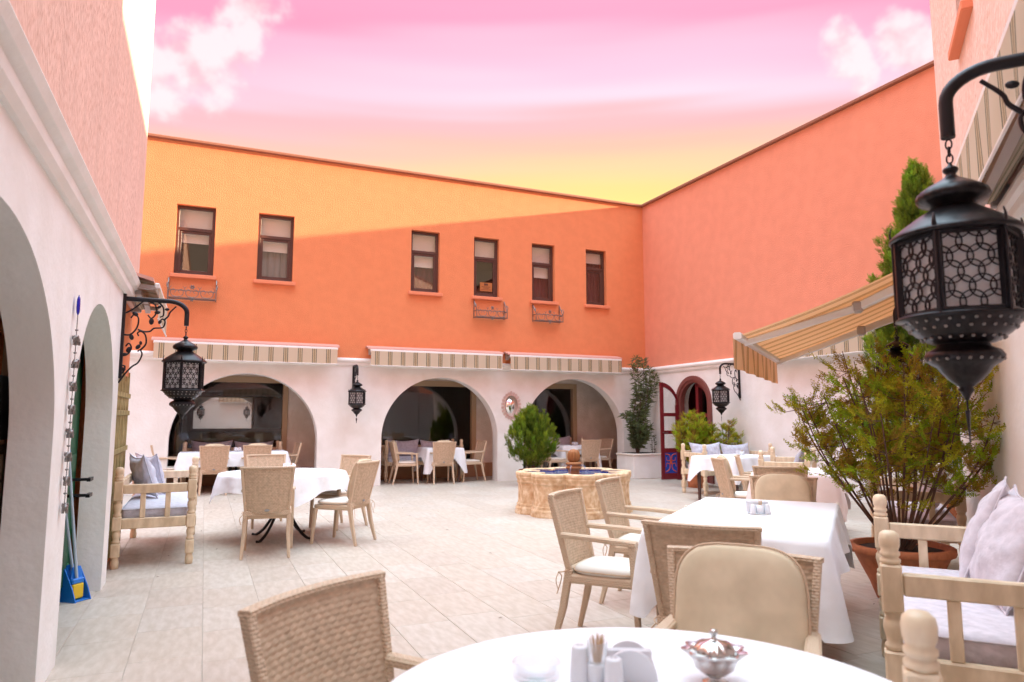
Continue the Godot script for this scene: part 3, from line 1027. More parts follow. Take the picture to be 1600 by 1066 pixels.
func slanting_building() -> void:
	var t := thing("slanting_building", "pale peach building on the near side whose wall runs slantwise behind the sofas", "building")
	var lo := B.new()
	lo.wall(Rect2(0, 0, 11.2, 2.56), [], 4.5, sub(XDG, 0, 0, 0.003))
	part("base_wall", lo, M.white_plaster, t)
	var up := B.new()
	var hole := Rect2(1.70, 4.36, 0.70, 1.38)
	up.wall(Rect2(0, 2.56, 11.2, ROOF - 2.56), [hole], 0.35, XDG)
	part("upper_wall", up, M.pale_peach_plaster, t)
	casement(t, XDG, hole, 0.5, "curtain_grey")
	var bk := B.new()
	var c := XDG * Vector3(5.6, 4.65, -2.6)
	bk.box(c, Vector3(11.2, 4.2, 0.2), XDG.basis)
	bk.box(XDG * Vector3(5.6, ROOF - 0.12, -2.4), Vector3(11.15, 0.2, 4.1), XDG.basis)
	bk.box(XDG * Vector3(0.1, 4.65, -1.5), Vector3(0.2, 4.1, 2.2), XDG.basis)
	part("inner_wall", bk, M.pale_peach_plaster, t)
	var tr := B.new()
	tr.mould(TRIM, 0.0, 11.0, XDG)
	part("moulding", tr, M.white_plaster, t)
	var co := B.new()
	co.box(XDG * Vector3(5.6, ROOF + 0.03, -2.2), Vector3(11.2, 0.06, 4.5), XDG.basis, 0.01)
	part("coping", co, M.coping, t)

# ------------------------------------------------------------------ furniture
# rounded pad in xz: profile of (share of the outline, height)
func pad(b: B, w: float, l: float, pr: Array, xf := Transform3D.IDENTITY, n := 4.5, seg := 40) -> B:
	b.smooth(4)
	var pt := func(i: int, k: int) -> Vector3:
		var a: float = TAU * (k % seg) / seg
		var c := cos(a)
		var s := sin(a)
		return xf * Vector3(signf(s) * pow(absf(s), 2.0 / n) * w * 0.5 * pr[i].x, pr[i].y, signf(c) * pow(absf(c), 2.0 / n) * l * 0.5 * pr[i].x)
	for i in pr.size() - 1:
		for k in seg:
			if pr[i].x < 1e-4: b.tri(pt.call(i, k), pt.call(i + 1, k + 1), pt.call(i + 1, k))
			elif pr[i + 1].x < 1e-4: b.tri(pt.call(i, k), pt.call(i, k + 1), pt.call(i + 1, k))
			else: b.quad(pt.call(i, k), pt.call(i, k + 1), pt.call(i + 1, k + 1), pt.call(i + 1, k))
	return b

func pad_ring(w: float, l: float, y: float, xf: Transform3D, n := 4.5, seg := 40) -> Array:
	var out := []
	for k in seg + 1:
		var a := TAU * (k % seg) / seg
		var c := cos(a)
		var s := sin(a)
		out.append(xf * Vector3(signf(s) * pow(absf(s), 2.0 / n) * w * 0.5, y, signf(c) * pow(absf(c), 2.0 / n) * l * 0.5))
	return out

func back_point(u: float, s: float, off: float) -> Vector3:   # u -1..1 across, s 0..1 up the chair back
	var w := lerpf(0.198, 0.242, s)
	return Vector3(u * w, 0.43 + 0.452 * s, -0.205 - 0.105 * s - 0.038 * (1.0 - u * u) + off)

var woven_back: ArrayMesh
func make_woven() -> ArrayMesh:
	var b := B.new()
	var h := func(u: float, v: float) -> float:
		var row := int(v * 28.0)
		var fx := fposmod(u * 15.0 + (0.5 if row % 2 else 0.0), 1.0)
		return 0.0038 * pow(maxf(sin(fx * PI), 0.0), 0.7) * pow(maxf(sin(fposmod(v * 28.0, 1.0) * PI), 0.0), 0.8)
	b.grid(60, 112, func(u, v): return back_point(u * 2.0 - 1.0, v, 0.004 + h.call(u, v)))
	b.grid(60, 112, func(u, v): return back_point(1.0 - u * 2.0, v, -0.006 - h.call(u, v)))
	return b.mesh()

func make_chair(arms: bool, back_pad: bool) -> Node3D:
	var t := thing("wicker_chair", "chair", "chair")
	var fm: Material = M.wicker_frame
	var se := B.new()
	se.box(Vector3(0, 0.40, 0.005), Vector3(0.45, 0.055, 0.44), Basis.IDENTITY, 0.012)
	part("seat", se, fm, t)
	if woven_back == null: woven_back = make_woven()
	var bk := part("backrest", woven_back, M.wicker, t)
	var fr := B.new()
	var rim := []
	for k in 9: rim.append(back_point(-1.0, k / 8.0, 0.0) + Vector3(-0.004, 0, 0))
	var top := []
	for k in 13: top.append(back_point((-1.0 + k / 6.0) * 1.07, 1.0, -0.001) + Vector3(0, 0.004, 0))
	var rim2 := []
	for p in rim: rim2.append(Vector3(-p.x, p.y, p.z))
	for path in [rim, rim2]:
		for k in path.size() - 1: fr.bar(path[k], path[k + 1], Vector2(0.026, 0.036), Vector2(0.026, 0.036), Vector3(0, 0, 1), 0.004)
	for k in top.size() - 1: fr.bar(top[k], top[k + 1], Vector2(0.036, 0.016), Vector2(0.036, 0.016), Vector3.UP, 0.003)
	fr.bar(back_point(-1, 0, -0.014), back_point(1, 0, -0.014), Vector2(0.03, 0.05), Vector2(0.03, 0.05), Vector3.UP, 0.006)
	part("back_frame", fr, fm, t)
	var bd := B.new()
	pad(bd, 0.05, 0.026, [Vector2(1, 0), Vector2(1, 0.003), Vector2(0.8, 0.005), Vector2(0, 0.005)], Transform3D(Basis(Vector3.RIGHT, -PI * 0.5), Vector3(0, 0.462, -0.268)), 2.0, 16)
	part("badge", bd, M.grey_box, bk)
	for s in [-1.0, 1.0]:
		var l := B.new()
		var up := 0.625 if arms else 0.39
		l.bar(Vector3(s * 0.232, 0, 0.235), Vector3(s * 0.228, up, 0.198), Vector2(0.030, 0.030), Vector2(0.046, 0.042), Vector3(0, 0, 1), 0.006)
		part("leg", l, fm, t)
		var r := B.new()
		r.bar(Vector3(s * 0.222, 0, -0.305), Vector3(s * 0.208, 0.23, -0.245), Vector2(0.028, 0.030), Vector2(0.038, 0.042), Vector3(0, 0, 1), 0.006)
		r.bar(Vector3(s * 0.208, 0.226, -0.246), Vector3(s * 0.206, 0.45, -0.206), Vector2(0.038, 0.042), Vector2(0.038, 0.046), Vector3(0, 0, 1), 0.006)
		part("leg", r, fm, t)
		if arms:
			var a := B.new()
			a.bar(Vector3(s * 0.226, 0.655, -0.245), Vector3(s * 0.236, 0.648, -0.02), Vector2(0.045, 0.03), Vector2(0.052, 0.032), Vector3.UP, 0.008)
			a.bar(Vector3(s * 0.236, 0.648, -0.022), Vector3(s * 0.232, 0.632, 0.225), Vector2(0.052, 0.032), Vector2(0.050, 0.034), Vector3.UP, 0.008)
			part("armrest", a, fm, t)
	var cu := B.new()
	pad(cu, 0.44, 0.42, [Vector2(0.96, 0.0), Vector2(1.0, 0.012), Vector2(1.0, 0.026), Vector2(0.95, 0.040), Vector2(0.75, 0.048), Vector2(0.4, 0.050), Vector2(0, 0.050)], Transform3D(Basis.IDENTITY, Vector3(0, 0.429, 0.01)))
	var c := part("seat_cushion", cu, M.pale_cushion, t)
	var pp := B.new()
	pp.tube(pad_ring(0.446, 0.426, 0.447, Transform3D(Basis.IDENTITY, Vector3(0, 0, 0.01))), 0.004, -1, 5, false)
	part("piping", pp, M.cushion_piping, c)
	for s in [-1.0, 1.0]:
		var ti := B.new()
		ti.tube(spline([Vector3(s * 0.205, 0.455, -0.19), Vector3(s * 0.235, 0.44, -0.235), Vector3(s * 0.215, 0.43, -0.275), Vector3(s * 0.19, 0.40, -0.262), Vector3(s * 0.215, 0.30, -0.285)], 4), 0.004, 0.003, 4)
		ti.tube(spline([Vector3(s * 0.22, 0.43, -0.27), Vector3(s * 0.25, 0.39, -0.275), Vector3(s * 0.238, 0.33, -0.265)], 4), 0.004, 0.003, 4)
		part("tie", ti, M.cushion_piping, c)
	if back_pad:
		var bx := Transform3D(Basis(Vector3.RIGHT, PI * 0.5 + 0.23), Vector3(0, 0.69, -0.235))
		var bp := B.new()
		pad(bp, 0.43, 0.46, [Vector2(0, -0.022), Vector2(0.9, -0.022), Vector2(0.97, -0.015), Vector2(1.0, 0.0), Vector2(0.985, 0.018), Vector2(0.93, 0.031), Vector2(0.75, 0.038), Vector2(0.4, 0.040), Vector2(0, 0.040)], Transform3D(Basis(Vector3.RIGHT, PI * 0.5 - 0.23), Vector3(0, 0.695, -0.225)), 3.6)
		var bc := part("back_cushion", bp, M.cream_cushion, t)
		var pp2 := B.new()
		pp2.tube(pad_ring(0.436, 0.466, 0.012, Transform3D(Basis(Vector3.RIGHT, PI * 0.5 - 0.23), Vector3(0, 0.695, -0.225)), 3.6), 0.004, -1, 5, false)
		part("piping", pp2, M.cushion_piping, bc)
	return t

var chair_kinds := {}
func chair(kind: String, back: Vector2, f: Vector2, label: String, group := "") -> void:
	# back: where the top of the backrest stands; f: the way the sitter looks
	f = f.normalized()
	var at := Vector3(back.x + f.x * 0.31, 0, back.y + f.y * 0.31)
	var turn := atan2(f.x, f.y)
	if not chair_kinds.has(kind):
		chair_kinds[kind] = make_chair(kind != "side", kind != "arm")
		var o: Node3D = chair_kinds[kind]
		o.position = at; o.rotation.y = turn
		tag(o, label, "chair", group)
		return
	copy(chair_kinds[kind], label, at, turn, group)

const POST := [[0.0, 0.024, 0], [0.01, 0.033, 0], [0.10, 0.030, 0], [0.115, 0.038, 1], [0.225, 0.038, 1], [0.24, 0.026, 0], [0.265, 0.036, 0], [0.29, 0.028, 0], [0.33, 0.038, 0], [0.345, 0.038, 1], [0.46, 0.038, 1], [0.475, 0.027, 0], [0.495, 0.036, 0], [0.51, 0.028, 0], [0.57, 0.036, 0], [0.595, 0.027, 0], [0.615, 0.038, 1], [0.79, 0.038, 1]]

func post_mesh(h: float) -> B:
	var b := B.new()
	var k := h / 0.92
	var y := func(v: float) -> float: return v * k
	for q in [[0.10, 0.225], [0.34, 0.465], [0.61, 0.79]]:
		b.box(Vector3(0, y.call((q[0] + q[1]) * 0.5), 0), Vector3(0.076, (q[1] - q[0]) * k, 0.076), Basis.IDENTITY, 0.007)
	for pr in [[[0.0, 0.028], [0.006, 0.034], [0.05, 0.036], [0.085, 0.030], [0.102, 0.028]], [[0.223, 0.026], [0.232, 0.036], [0.245, 0.036], [0.255, 0.027], [0.275, 0.031], [0.305, 0.037], [0.33, 0.030], [0.342, 0.026]], [[0.463, 0.026], [0.472, 0.035], [0.487, 0.035], [0.497, 0.026], [0.52, 0.031], [0.55, 0.038], [0.575, 0.036], [0.592, 0.026], [0.60, 0.034], [0.612, 0.030]], [[0.788, 0.028], [0.797, 0.037], [0.808, 0.037], [0.816, 0.029], [0.824, 0.036], [0.836, 0.036], [0.842, 0.030], [0.86, 0.0365], [0.885, 0.038], [0.905, 0.034], [0.916, 0.022], [0.92, 0.0]]]:
		var p := []
		for e in pr: p.append(Vector2(e[1], y.call(e[0])))
		b.lathe(p, 14)
	return b

# carved bench: length along x, the sitter looks along +z
func make_bench(label: String, L: float, at: Vector3, turn: float, fabric: Material, group := "carved sofas along the walls") -> Node3D:
	var t := thing("carved_sofa", label, "sofa", at, turn, group)
	var D := 0.62
	var pm := post_mesh(0.92).mesh()
	for sx in [-1.0, 1.0]:
		for sz in [-1.0, 1.0]:
			part("post", pm, M.cream_wood, t, Vector3(sx * L * 0.5, 0, sz * D * 0.5))
		var x: float = sx * L * 0.5
		var ar := B.new()
		ar.box(Vector3(x, 0.715, 0), Vector3(0.042, 0.085, D - 0.076), Basis.IDENTITY, 0.007)
		part("arm_rail", ar, M.cream_wood, t)
		var lr := B.new()
		lr.box(Vector3(x, 0.40, 0), Vector3(0.042, 0.095, D - 0.076), Basis.IDENTITY, 0.007)
		part("side_rail", lr, M.cream_wood, t)
		for z in [-0.105, 0.105]:
			var sp := B.new()
			sp.box(Vector3(x, 0.56, z), Vector3(0.028, 0.225, 0.046), Basis.IDENTITY, 0.005)
			part("spindle", sp, M.cream_wood, t)
	var fr := B.new()
	fr.box(Vector3(0, 0.395, D * 0.5), Vector3(L - 0.076, 0.085, 0.04), Basis.IDENTITY, 0.007)
	part("front_rail", fr, M.cream_wood, t)
	for y in [0.40, 0.74]:
		var br := B.new()
		br.box(Vector3(0, y, -D * 0.5), Vector3(L - 0.076, 0.085, 0.04), Basis.IDENTITY, 0.007)
		part("back_rail", br, M.cream_wood, t)
	var ba := B.new()
	ba.box(Vector3(0, 0.385, 0), Vector3(L - 0.09, 0.02, D - 0.06))
	part("seat_board", ba, M.cream_wood, t)
	var mt := B.new()
	var w := L - 0.10
	pad(mt, w, D - 0.03, [Vector2(0.985, 0.0), Vector2(1.0, 0.012), Vector2(1.0, 0.115), Vector2(0.985, 0.13), Vector2(0.9, 0.138), Vector2(0.5, 0.142), Vector2(0, 0.142)], Transform3D(Basis.IDENTITY, Vector3(0, 0.398, 0.005)), 16.0, 72)
	var m := part("mattress", mt, fabric, t)
	var pp := B.new()
	pp.tube(pad_ring(w + 0.004, D - 0.026, 0.520, Transform3D(Basis.IDENTITY, Vector3(0, 0, 0.005)), 16.0, 72), 0.005, -1, 5, false)
	part("piping", pp, fabric, m)
	return t

func make_pillow(label: String, w: float, h: float, xf: Transform3D, fabric: Material, sd := 1, group := "") -> void:
	# xf: base at the pillow's lower edge, x across, y up, z the face
	var t := thing("pillow", label, "pillow", xf.origin, 0.0, group)
	t.basis = xf.basis
	var n := FastNoiseLite.new()
	n.seed = sd
	n.frequency = 2.2
	var f := func(u: float, v: float, side: float) -> Vector3:
		var a := u * 2.0 - 1.0
		var c := v * 2.0 - 1.0
		var x := a * w * 0.5 * (1.0 - 0.09 * (1.0 - c * c))
		var y := h * 0.5 + c * h * 0.5 * (1.0 - 0.10 * (1.0 - a * a))
		var bulge := pow(maxf((1.0 - a * a) * (1.0 - c * c), 0.0), 0.45)
		var wr := n.get_noise_3d(x * 3.0, y * 3.0, side * 5.0) * 0.022 * bulge + 0.006 * sin((a * c) * 14.0 + sd) * bulge
		# ears droop a little, the top edge sags
		y -= 0.03 * maxf(c, 0.0) * (1.0 - a * a)
		return Vector3(x, y, side * (0.085 * bulge + wr) + 0.01 * sin(a * 3.0 + sd))
	var b := B.new()
	b.grid(26, 22, func(u, v): return f.call(u, v, 1.0))
	b.grid(26, 22, func(u, v): return f.call(1.0 - u, v, -1.0))
	var c := part("cover", b, fabric, t)
	var p := []
	for k in 60:
		var q := k / 60.0 * 4.0
		var e := fmod(q, 1.0)
		p.append(f.call(e if int(q) == 0 else 1.0 if int(q) == 1 else 1.0 - e if int(q) == 2 else 0.0, 0.0 if int(q) == 0 else e if int(q) == 1 else 1.0 if int(q) == 2 else 1.0 - e, 1.0))
	p.append(p[0])
	var e2 := B.new()
	e2.tube(p, 0.006, -1, 5, false)
	part("piping", e2, fabric, c)

# pillow leaning on a sofa's back; x along the sofa from its middle
func sofa_pillow(s: Node3D, x: float, w: float, h: float, label: String, fabric: Material, lean := 0.30, yaw := 0.0, sd := 1, group := "", z := -0.10, roll := 0.0) -> void:
	var l := Transform3D(Basis(Vector3.UP, yaw) * Basis(Vector3.RIGHT, -lean) * Basis(Vector3(0, 0, 1), roll), Vector3(x, 0.545, z))
	make_pillow(label, w, h, s.transform * l, fabric, sd, group)

# ---- tables and cloths
func make_table(label: String, w: float, l: float, at: Vector3, turn: float, round_top: bool, style: String, group := "") -> Node3D:
	var t := thing("dining_table", label, "table", at, turn, group)
	var tp := B.new()
	pad(tp, w, l, [Vector2(0, 0.715), Vector2(0.99, 0.715), Vector2(1, 0.72), Vector2(1, 0.738), Vector2(0.99, 0.742), Vector2(0, 0.742)], Transform3D.IDENTITY, 2.0 if round_top else 20.0, 48)
	part("tabletop", tp, M.brown_frame, t)
	if style == "iron":
		for k in 4:
			var a := TAU * k / 4 + 0.6
			var d := Vector3(sin(a), 0, cos(a))
			var b := B.new()
			b.tube(spline([d * 0.12 + Vector3(0, 0.715, 0), d * 0.07 + Vector3(0, 0.52, 0), d * 0.10 + Vector3(0, 0.30, 0), d * 0.24 + Vector3(0, 0.10, 0), d * 0.36 + Vector3(0, 0.012, 0), d * 0.42 + Vector3(0, 0.012, 0)], 5), 0.017, 0.017, 6)
			part("leg", b, M.black_iron, t)
		var c := B.new()
		c.lathe([Vector2(0.10, 0.40), Vector2(0.12, 0.405), Vector2(0.12, 0.415), Vector2(0.10, 0.42)], 16)
		part("collar", c, M.black_iron, t)
	else:
		for sx in [-1.0, 1.0]:
			for sz in [-1.0, 1.0]:
				var b := B.new()
				b.bar(Vector3(sx * (w * 0.5 - 0.06), 0.715, sz * (l * 0.5 - 0.06)), Vector3(sx * (w * 0.5 - 0.06), 0, sz * (l * 0.5 - 0.06)), Vector2(0.055, 0.055), Vector2(0.04, 0.04), Vector3(0, 0, 1), 0.004)
				part("leg", b, M.brown_frame, t)
	return t

func make_cloth(label: String, w: float, l: float, at: Vector3, turn: float, round_top: bool, drop: float, corner: float, m: Material, sd := 1, group := "", clips := []) -> Node3D:
	var t := thing("tablecloth", label, "tablecloth", at, turn, group)
	var edge := []      # [point, normal, drop]
	var n := 220
	if round_top:
		for k in n:
			var a := TAU * k / n
			var d := Vector2(sin(a), cos(a))
			edge.append([d * w * 0.5, d, drop + corner * pow(absf(cos(2.0 * a + 0.9)), 3.0)])
	else:
		var r := 0.025
		var per := [l - 2 * r, w - 2 * r, l - 2 * r, w - 2 * r]
		var dirs := [Vector2(1, 0), Vector2(0, -1), Vector2(-1, 0), Vector2(0, 1)]    # outward normals in (x, z)
		for s in 4:
			var nr: Vector2 = dirs[s]
			var tg := Vector2(nr.y, -nr.x)
			var half: float = (w if s % 2 == 0 else l) * 0.5
			var len: float = per[s]
			for k in 44:
				var q: float = (k / 43.0 - 0.5)
				q = 0.5 * sin(q * PI)      # more points near the corners
				var p := nr * half + tg * q * len
				var cd: float = len * (0.5 - absf(q))
				edge.append([p, nr, drop + corner * pow(maxf(0.0, 1.0 - cd / 0.26), 1.4)])
			var nn: Vector2 = dirs[(s + 1) % 4]
			var cc := nr * (half - r) + tg * (len * 0.5)
			for k in range(1, 8):
				var d := nr.slerp(nn, k / 8.0)
				edge.append([cc + d * r, d, drop + corner])
		n = edge.size()
	var nz := FastNoiseLite.new()
	nz.seed = sd
	nz.frequency = 1.3
	var rows := 14
	var y0 := 0.7475
	var acc := 0.0
	var arc := []
	for k in n:
		arc.append(acc)
		acc += edge[k][0].distance_to(edge[(k + 1) % n][0])
	var pt := func(k: int, j: int) -> Vector3:
		k = k % n
		var e = edge[k]
		var s: float = arc[k] / acc * TAU
		var fold := 0.5 + 0.5 * sin(s * 9.0 + sd + 1.2 * sin(s * 3.0 + sd))
		fold = fold * 0.6 + 0.4 * (0.5 + 0.5 * sin(s * 17.0 + 2.0 * sd))
		if j == 0: return Vector3(e[0].x, y0, e[0].y) - Vector3(e[1].x, 0, e[1].y) * 0.012
		var q := float(j - 1) / (rows - 1)
		var sharp := clampf((e[2] - drop) / maxf(corner, 0.01), 0.0, 1.0) if corner > 0.0 else 0.0
		var out := 0.004 + 0.020 * sqrt(q) + (0.058 * fold * q) + 0.055 * sharp * q * (1.0 - 0.25 * q)
		var p := Vector3(e[0].x + e[1].x * out, y0 - 0.004 - e[2] * q, e[0].y + e[1].y * out)
		var wob := nz.get_noise_3d(p.x * 2.0, p.y * 2.0, p.z * 2.0) * 0.02 * q
		return p + Vector3(wob, 0, -wob)
	var b := B.new()
	b.smooth(5)
	for k in n:
		b.tri(Vector3(0, y0 + 0.0005, 0), pt.call(k + (0 if round_top else 1), 0), pt.call(k + (1 if round_top else 0), 0)) if not round_top else b.tri(Vector3(0, y0 + 0.0005, 0), pt.call(k, 0), pt.call(k + 1, 0))
		for j in rows:
			if round_top: b.quad(pt.call(k + 1, j), pt.call(k, j), pt.call(k, j + 1), pt.call(k + 1, j + 1))
			else: b.quad(pt.call(k, j), pt.call(k + 1, j), pt.call(k + 1, j + 1), pt.call(k, j + 1))
	var o := part("sheet", b, m, t)
	for c in clips:
		var q := B.new()
		q.box(Vector3(c.x, y0 - 0.008, c.y), Vector3(0.022, 0.032, 0.022), Basis.IDENTITY, 0.005)
		part("clip", q, M.pale_cushion, o)
	return t

func shaker_mesh(h: float, r: float) -> B:
	return B.new().lathe([Vector2(0, 0), Vector2(r, 0), Vector2(r, 0.004), Vector2(r * 0.78, h * 0.94), Vector2(r * 0.70, h * 0.985), Vector2(r * 0.4, h), Vector2(0, h)], 24)

func toothpick_holder(label: String, at: Vector3) -> void:
	var t := thing("toothpick_holder", label, "holder", at)
	part("base", B.new().lathe([Vector2(0, 0), Vector2(0.024, 0), Vector2(0.023, 0.045), Vector2(0.021, 0.046), Vector2(0, 0.046)], 20), M.porcelain, t)
	part("cup", B.new().lathe([Vector2(0.021, 0.0465), Vector2(0.025, 0.095), Vector2(0.0235, 0.095), Vector2(0.0195, 0.048), Vector2(0.0, 0.048)], 20), M.clear_glass, t)
	var b := B.new()
	for k in 26:
		var a := rng.randf() * TAU
		var r := sqrt(rng.randf()) * 0.016
		b.bar(Vector3(sin(a) * r * 0.6, 0.05, cos(a) * r * 0.6), Vector3(sin(a) * r * 1.3, 0.104 + rng.randf() * 0.01, cos(a) * r * 1.3), Vector2(0.0022, 0.0022), Vector2(0.0008, 0.0008))
	part("toothpicks", b, M.toothpick, t)

func condiment_set(label: String, at: Vector3, turn: float, group := "") -> Node3D:
	var t := thing("condiment_set", label, "condiment set", at, turn, group)
	part("tray", B.new().lathe([Vector2(0, 0), Vector2(0.072, 0), Vector2(0.08, 0.016), Vector2(0.076, 0.016), Vector2(0.068, 0.005), Vector2(0, 0.005)], 28), M.clear_glass, t)
	for s in [-1.0, 1.0]: part("shaker", shaker_mesh(0.06, 0.019), M.porcelain, t, Vector3(s * 0.045, 0.006, 0.028))
	part("cup", B.new().lathe([Vector2(0, 0.006), Vector2(0.022, 0.006), Vector2(0.024, 0.062), Vector2(0.021, 0.062), Vector2(0.019, 0.012), Vector2(0, 0.012)], 18), M.porcelain, t, Vector3(0, 0, 0.03))
	var b := B.new()
	for k in 14:
		var a := rng.randf() * TAU
		var r := sqrt(rng.randf()) * 0.014
		b.bar(Vector3(sin(a) * r * 0.6, 0.02, 0.03 + cos(a) * r * 0.6), Vector3(sin(a) * r * 1.3, 0.084 + rng.randf() * 0.01, 0.03 + cos(a) * r * 1.3), Vector2(0.0024, 0.0024), Vector2(0.001, 0.001))
	part("toothpicks", b, M.toothpick, t)
	var nb := B.new()
	for s in [-1.0, 1.0]: nb.box(Vector3(0, 0.042, -0.03 + s * 0.018), Vector3(0.13, 0.072, 0.005), Basis(Vector3.RIGHT, s * 0.12), 0.002)
	nb.box(Vector3(0, 0.009, -0.03), Vector3(0.12, 0.006, 0.034), Basis.IDENTITY, 0.002)
	part("napkin_rack", nb, M.porcelain, t)
	return t

# ------------------------------------------------------------------ lanterns
const LK := 0.00074
func lantern_mesh_panel() -> ArrayMesh:
	var b := B.new()
	var w := 0.148
	var h := 0.235
	var r := 0.0345
	var d := 0.0530
	for j in range(-1, 8):
		for i in range(-3, 4):
			var c := Vector2(i * d + (d * 0.5 if j % 2 else 0.0), j * 0.0455 - h * 0.5 + 0.02)
			for k in 30:
				var a0 := TAU * k / 30
				var a1 := TAU * (k + 1) / 30
				var m := c + Vector2(cos((a0 + a1) * 0.5), sin((a0 + a1) * 0.5)) * r
				if absf(m.x) > w * 0.5 or absf(m.y) > h * 0.5: continue
				var p := []
				for q in [[a0, r - 0.0018], [a1, r - 0.0018], [a1, r + 0.0018], [a0, r + 0.0018]]:
					p.append(c + Vector2(cos(q[0]), sin(q[0])) * q[1])
				b.flat()
				b.poly_out([Vector3(p[0].x, p[0].y, 0.003), Vector3(p[1].x, p[1].y, 0.003), Vector3(p[2].x, p[2].y, 0.003), Vector3(p[3].x, p[3].y, 0.003)], Vector3(m.x, m.y, 0))
				b.poly_out([Vector3(p[0].x, p[0].y, 0.003), Vector3(p[1].x, p[1].y, 0.003), Vector3(p[1].x, p[1].y, -0.002), Vector3(p[0].x, p[0].y, -0.002)], Vector3(m.x, m.y, 0))
				b.poly_out([Vector3(p[3].x, p[3].y, 0.003), Vector3(p[2].x, p[2].y, 0.003), Vector3(p[2].x, p[2].y, -0.002), Vector3(p[3].x, p[3].y, -0.002)], Vector3(m.x, m.y, 0))
	return b.mesh()

func prof(a: Array) -> Array:    # (radius, drop) in the drawing's units, top to bottom -> bottom to top
	var p := []
	for k in range(a.size() - 1, -1, -1): p.append(Vector2(a[k][0] * LK, -(a[k][1] - 60) * LK))
	return p

func make_lantern(label: String, at: Vector3, turn: float) -> Node3D:
	# at: the hook the chain hangs from
	var t := thing("hanging_lantern", label, "lantern", at, turn, "pierced metal lanterns on wall brackets")
	var ch := B.new()
	for k in 3:
		var c := Vector3(0, -0.016 - k * 0.024, 0)
		var ring := []
		for j in 13:
			var a := TAU * j / 12
			var q := Vector3(cos(a) * 0.009, sin(a) * 0.016, 0)
			ring.append(c + (q if k % 2 else Vector3(0, q.y, q.x)))
		ch.tube(ring, 0.0028, -1, 5, false)
	part("chain", ch, M.black_iron, t)
	var o := Vector3(0, -0.075, 0)
	part("cap", B.new().lathe(prof([[0, 58], [6, 62], [10, 75], [26, 86], [30, 95], [26, 104], [18, 112], [24, 125], [45, 140], [90, 165], [128, 192], [137, 210], [137, 220], [126, 237], [92, 252], [84, 262]]), 42, Transform3D.IDENTITY, 0.02, 21, 2, 11), M.dark_bronze, t, o)
	part("roof", B.new().lathe(prof([[84, 260], [104, 276], [150, 306], [200, 342], [236, 372], [249, 384], [251, 392], [246, 400], [225, 402], [0, 402]]), 42), M.dark_bronze, t, o)
	var R := 0.165
	var yt := -(402 - 60) * LK
	var yb := -(724 - 60) * LK
	var pm := lantern_panel
	for k in 6:
		var a := TAU * (k + 0.5) / 6
		var d := Vector3(sin(a), 0, cos(a))
		var b := B.new()
		b.bar(d * R + Vector3(0, yb, 0), d * R + Vector3(0, yt, 0), Vector2(0.022, 0.016), Vector2(0.022, 0.016), d)
		part("corner_post", b, M.black_iron, t, o)
		var rod := B.new()
		rod.tube([d * (R + 0.013) + Vector3(0, yb - 0.01, 0), d * (R + 0.013) + Vector3(0, yt + 0.01, 0)], 0.0035, -1, 6)
		# finial leaves on the roof's corners
		var q := d * (R + 0.012)
		rod.tube(spline([q + Vector3(0, yt + 0.008, 0), q + Vector3(0, yt + 0.03, 0) + d * 0.006, q + Vector3(0, yt + 0.055, 0)], 4), 0.009, 0.003, 6, true, 0.5)
		part("rod", rod, M.black_iron, t, o)
		var a2 := TAU * k / 6
		var n := Vector3(sin(a2), 0, cos(a2))
		var lt := part("lattice", pm, M.black_iron, t)
		lt.transform = Transform3D(Basis(Vector3.UP, a2), o + n * (R * 0.866 - 0.003) + Vector3(0, (yt + yb) * 0.5, 0))
		for y in [yt - 0.004, yb + 0.004]:
			var inr := B.new()
			inr.bar(n.cross(Vector3.UP) * R * 0.47 + n * R * 0.866 + Vector3(0, y, 0), -n.cross(Vector3.UP) * R * 0.47 + n * R * 0.866 + Vector3(0, y, 0), Vector2(0.014, 0.009))
			part("rim", inr, M.black_iron, t, o)
	var gl := B.new()
	gl.flat()
	for k in 6:
		var a := TAU * (k + 0.5) / 6
		var c := TAU * (k + 1.5) / 6
		var p := Vector3(sin(a), 0, cos(a)) * (R - 0.012)
		var q := Vector3(sin(c), 0, cos(c)) * (R - 0.012)
		gl.quad(p + Vector3(0, yb, 0), q + Vector3(0, yb, 0), q + Vector3(0, yt, 0), p + Vector3(0, yt, 0))
	part("glass", gl, M.lantern_glass, t, o)
	part("bowl", B.new().lathe(prof([[0, 724], [225, 724], [243, 734], [244, 743], [215, 753], [205, 770], [172, 807], [122, 839], [95, 847]]), 42), M.dark_bronze, t, o)
	part("bulb", B.new().lathe(prof([[95, 846], [96, 858], [130, 874], [143, 895], [140, 910], [122, 928], [100, 942], [85, 965], [60, 995], [40, 1012], [24, 1025], [30, 1035], [20, 1050], [8, 1075], [0, 1082]]), 42, Transform3D.IDENTITY, 0.02, 21, 6, 13), M.dark_bronze, t, o)
	# pierced rows: small raised studs and bright holes ring the bowl
	var st := B.new()
	for row in [[212, 758, 30], [192, 786, 28], [150, 825, 24], [139, 912, 22]]:
		for k in row[2]:
			var a: float = TAU * k / row[2]
			st.box(o * 0 + Vector3(sin(a) * row[0] * LK, -(row[1] - 60) * LK, cos(a) * row[0] * LK), Vector3(0.009, 0.009, 0.007), Basis(Vector3.UP, a) * Basis(Vector3.RIGHT, 0.6), 0.002)
	part("stud", st, M.old_silver, t, o)
	var dp := B.new()
	dp.tube([Vector3(0, -0.75, 0), Vector3(0, -0.79, 0)], 0.003, -1, 5)
	dp.tube(spline([Vector3(0, -0.785, 0), Vector3(0, -0.83, 0), Vector3(0, -0.885, 0)], 4), 0.018, 0.003, 7, true, 0.35)
	part("pendant", dp, M.black_iron, t, o)
	return t

